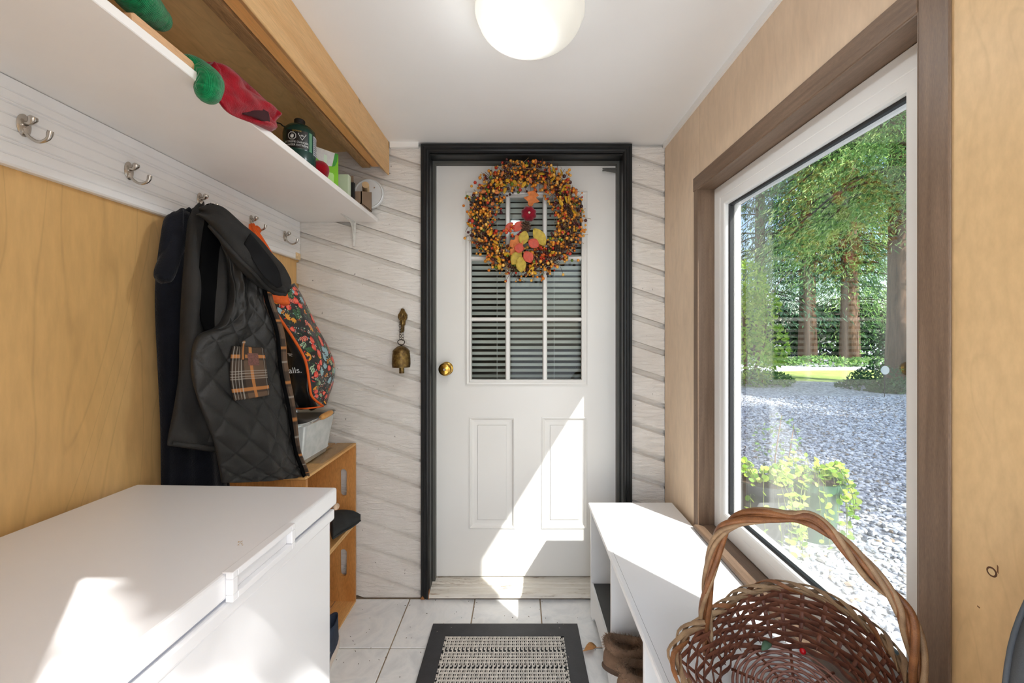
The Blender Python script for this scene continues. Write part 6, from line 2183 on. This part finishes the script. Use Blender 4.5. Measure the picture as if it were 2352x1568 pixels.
WK = wood('willow_red_brown', lin(92, 50, 36), lin(138, 86, 62), (3, 3, 3), 16, 0.0, 5, 0.5, 0.3, 0.15)
WK2 = wood('willow_weathered', lin(134, 104, 76), lin(172, 140, 104), (3, 3, 3), 16, 0.0, 5, 0.55, 0.3, 0.15)
WK3 = wood('willow_honey', lin(108, 66, 38), lin(156, 102, 60), (3, 3, 3), 10, 0.0, 5, 0.45, 0.35, 0.15)
NS = 28
q = np.random.default_rng(2)
def strip(pts, nrm, w, t):
    """flat strip: half width w across, half thickness t along the normals"""
    m = MB()
    rows = []
    for i, p in enumerate(pts):
        p = Vector(p)
        tg_ = (Vector(pts[min(i + 1, len(pts) - 1)]) - Vector(pts[max(i - 1, 0)])).normalized()
        n = Vector(nrm[i]); n = (n - tg_ * n.dot(tg_)).normalized()
        b_ = tg_.cross(n)
        rows.append([p + b_ * w + n * t * 0.3, p + b_ * w * 0.6 + n * t, p - b_ * w * 0.6 + n * t, p - b_ * w + n * t * 0.3, p - b_ * w - n * t * 0.3, p - b_ * w * 0.6 - n * t, p + b_ * w * 0.6 - n * t, p + b_ * w - n * t * 0.3])
    o = m.grid(rows, closed_u=True)
    m.f.append(tuple(range(8))); k = (len(rows) - 1) * 8
    m.f.append(tuple(k + i for i in range(8)))
    return m
def outn(a):
    return Vector(E1 * math.cos(a) + E2 * math.sin(a))
for k in range(NS):
    a = 2 * math.pi * k / NS
    pts = [bpt_(a, h) for h in np.linspace(-0.02, 1.02, 9)]
    obj('stake', strip(pts, [outn(a)] * 9, 0.0042, 0.0016), WK, bk_, smooth=True, angle=50)
NR = 11
for r in range(NR):
    h = 0.07 + 0.89 * r / (NR - 1)
    # three pieces per round so that their ends overlap like the real weaving
    cuts = sorted(q.uniform(0, 6.28, 3))
    cuts.append(cuts[0] + 6.283)
    for s in range(3):
        a0, a1 = cuts[s] - 0.05, cuts[s + 1] + 0.10
        n = max(12, int((a1 - a0) / 6.283 * NS * 5))
        pts, ns = [], []
        for i in range(n):
            a = a0 + (a1 - a0) * i / (n - 1)
            ph = a / (2 * math.pi) * NS + (r % 2)
            off = 0.0036 * math.cos(math.pi * ph) + 0.0012 * q.normal() * 0.3
            hh = h + 0.012 * math.sin(3 * a + r * 1.7) + (0.03 * (i / n - 0.5))
            pts.append(bpt_(a, hh, off))
            ns.append(outn(a))
        obj('weaver', strip(pts, ns, 0.0064 + 0.0008 * q.normal() * 0.5, 0.0016), WK, bk_, smooth=True, angle=50)
# woven rim: slanted wrapping pieces over a core
core = [bpt_(2 * math.pi * i / 72, 1.0) for i in range(72)]
obj('rim_core', MB().ring(core, 0.0055, 8), WK2, bk_, smooth=True)
for k in range(NS):
    a0 = 2 * math.pi * k / NS
    pts, ns = [], []
    for i in range(14):
        t = i / 13
        a = a0 + t * 0.62
        th = math.pi * (1.25 - 1.5 * t)
        pts.append(bpt_(a, 1.0 + 0.075 * math.sin(th) + 0.05, 0.0095 * math.cos(th)))
        ns.append(outn(a) * math.cos(th) + Vector(EN) * math.sin(th))
    obj('rim_wrap', strip(pts, ns, 0.0046, 0.0018), WK2 if k % 4 else WK3, bk_, smooth=True, angle=50)
# base: woven rounds
bs = MB()
for r in range(13):
    rad = 0.010 + r * 0.0082
    pts = []
    n = 60
    for i in range(n):
        a = 2 * math.pi * i / n
        up_ = 0.0028 * math.cos(a * 9 + math.pi * (r % 2))
        pts.append(Vector(C0 + E1 * rad * math.cos(a) + E2 * rad * math.sin(a) + EN * (-HB + 0.004 + up_ + 0.010 * (1 - rad / 0.112))))
    bs.ring(pts, 0.0026, 6)
obj('base_weave', bs, wood('willow_pinkish', lin(130, 84, 68), lin(168, 122, 104), (3, 3, 3), 16, 0.0, 5, 0.5, 0.3, 0.12), bk_, smooth=True, recalc=False, label='pale reddish woven bottom')
for k in range(9):
    a = math.pi * (k + 0.5) / 9 * 2
    obj('base_spoke', MB().tube([C0 + E1 * rr * math.cos(a) + E2 * rr * math.sin(a) + EN * (-HB + 0.003 + 0.008 * (1 - rr / 0.112)) for rr in (0.0, 0.05, 0.113)], 0.0030, 6), WK, bk_, smooth=True)
# hoop handle: core and twisted strands
han = [(0.412, 0.905, 0.545), (.408, .912, .615), (.401, .889, .71), (.405, .85, .822), (.423, .815, .877), (.467, .763, .911), (.504, .725, .92), (.538, .70, .896), (.573, .681, .853), (.602, .666, .813), (.618, .661, .778), (.640, .668, .70), (.652, .676, .62), (.640, .695, .545)]
hc = [Vector(p) for p in catmull(han, 110)]
obj('handle_core', MB().tube(hc, 0.0055, 10), WK3, bk_, smooth=True)
def strand(ph, turns, rad, w):
    pts = []
    for i, p in enumerate(hc):
        t = i / (len(hc) - 1)
        tg_ = (hc[min(i + 1, 109)] - hc[max(i - 1, 0)]).normalized()
        n = Vector((0.6, -0.8, 0.0)); n = (n - tg_ * n.dot(tg_)).normalized()
        b_ = tg_.cross(n)
        a = ph + 2 * math.pi * turns * t
        pts.append(p + (n * math.cos(a) + b_ * math.sin(a)) * rad)
    return MB().tube(pts, w, 7)
for k in range(5):
    obj('handle_strand', strand(k * 1.257 + 0.35 * math.sin(k * 2.0), 3.3 + 0.4 * (k % 2), 0.0075 + 0.0018 * (k % 3), 0.0046 + 0.0012 * (k % 2)), WK3 if k % 2 else WK2, bk_, smooth=True)
gl_ = MB()
pbase = C0 + E2 * 0.09 + EN * (-HB + 0.012) + E1 * 0.005
rows = []
for i in range(7):
    t = i / 6
    wd = 0.009 * math.sin(math.pi * (0.05 + 0.9 * t))
    rows.append([Vector(pbase) + Vector((0.032 * t - 0.016, 0.018 * t, 0.004 + 0.006 * math.sin(3 * t))) + Vector((-0.3, 0.8, 0.3)) * wd * u for u in (-1, 0, 1)])
gl_.grid(rows)
go_ = obj('green_leaf', gl_, plain('faded_green_leaf', lin(84, 112, 84), 0.6), smooth=True)
go_.modifiers.new('thick', 'SOLIDIFY').thickness = 0.0008
tag(go_, 'small faded green leaf lying in the wicker basket', 'leaf')
tag(obj('red_berry', MB().ball(C0 + E2 * 0.078 + E1 * 0.070 + EN * (-HB + 0.017), 0.0062, 12, 8), plain('red_berry', lin(196, 20, 30), 0.3), smooth=True), 'tiny red berry lying in the wicker basket', 'berry')

# ================================================================== FUZZY SLIPPERS IN THE BENCH
FUR = plain('brown_slipper_suede', lin(118, 92, 72), 0.95, var=0.3, scale=30, bump=0.5, bscale=200)
def slipper(cx, cy, cz, ang, label):
    r = thing('fuzzy_slipper', label, 'slipper', (cx, cy, cz), 'fuzzy slippers in the shoe bench')
    R_ = Matrix.Translation((cx, cy, cz)) @ Matrix.Rotation(ang, 4, 'Z')
    def T(m):
        m.v = [tuple(R_ @ Vector(p)) for p in m.v]
        return m
    so = MB()
    def ol(k): return [(0.105 * k * math.cos(t), (0.040 + 0.006 * math.cos(t)) * k * math.sin(t)) for t in np.linspace(0, 2 * math.pi, 29)[:-1]]
    so.grid([[(x, y, z) for x, y in ol(k)] for k, z in ((0.97, 0.0), (1.0, 0.004), (1.0, 0.012), (0.95, 0.016))], closed_u=True)
    so.f.append(tuple(range(27, -1, -1))); so.f.append(tuple(range(84, 112)))
    obj('sole', T(so), plain('brown_rubber_sole', lin(84, 64, 50), 0.8), r, smooth=True, angle=40)
    up = MB()
    rows = []
    for kx, ky, z, sx in ((0.95, 0.95, 0.014, 0), (0.96, 0.97, 0.03, 0), (0.90, 0.95, 0.05, -0.004), (0.74, 0.86, 0.07, -0.014), (0.60, 0.74, 0.084, -0.026), (0.50, 0.58, 0.078, -0.03), (0.44, 0.5, 0.045, -0.03)):
        rows.append([(x * kx + sx, y * ky, z) for x, y in ol(1.0)])
    up.grid(rows, closed_u=True)
    up.f.append(tuple(range(6 * 28, 7 * 28)))
    obj('upper', T(up), FUR, r, smooth=True)
    hair, cuff = MB(), MB()
    ring = []
    for t in np.linspace(0, 2 * math.pi, 33)[:-1]:
        ring.append(Vector((0.060 * math.cos(t) - 0.026, 0.034 * math.sin(t), 0.082 + 0.006 * math.cos(2 * t))))
    cuff.ring(ring, 0.014, 10)
    obj('collar', T(cuff), FUR, r, smooth=True)
    hq = np.random.default_rng(int(cx * 1000))
    for k in range(1500):
        t, b2 = hq.uniform(0, 6.283), hq.uniform(0, 6.283)
        n = Vector((math.cos(t) * math.cos(b2), math.sin(t) * math.cos(b2), math.sin(b2)))
        p = Vector((0.060 * math.cos(t) - 0.026, 0.034 * math.sin(t), 0.082 + 0.006 * math.cos(2 * t))) + n * 0.0135
        d = (n + Vector(hq.normal(0, 0.55, 3))).normalized() * hq.uniform(0.006, 0.013)
        s = d.orthogonal().normalized() * 0.0007
        cl_ = tuple(np.array(lin(132, 106, 84)) * hq.uniform(0.55, 1.25))
        hair.add([p - s, p + s, p + d], [(0, 1, 2)], cl_)
    obj('fur', T(hair), attr_mat('attr_fur', 0.9), r, recalc=False, kind='stuff')
slipper(0.372, 1.340, 0.1525, R2D(-14), 'brown fuzzy slipper in the bench compartment, nearer the back')
slipper(0.392, 1.238, 0.1525, R2D(-10), 'brown fuzzy slipper in the bench compartment, nearer the viewer')
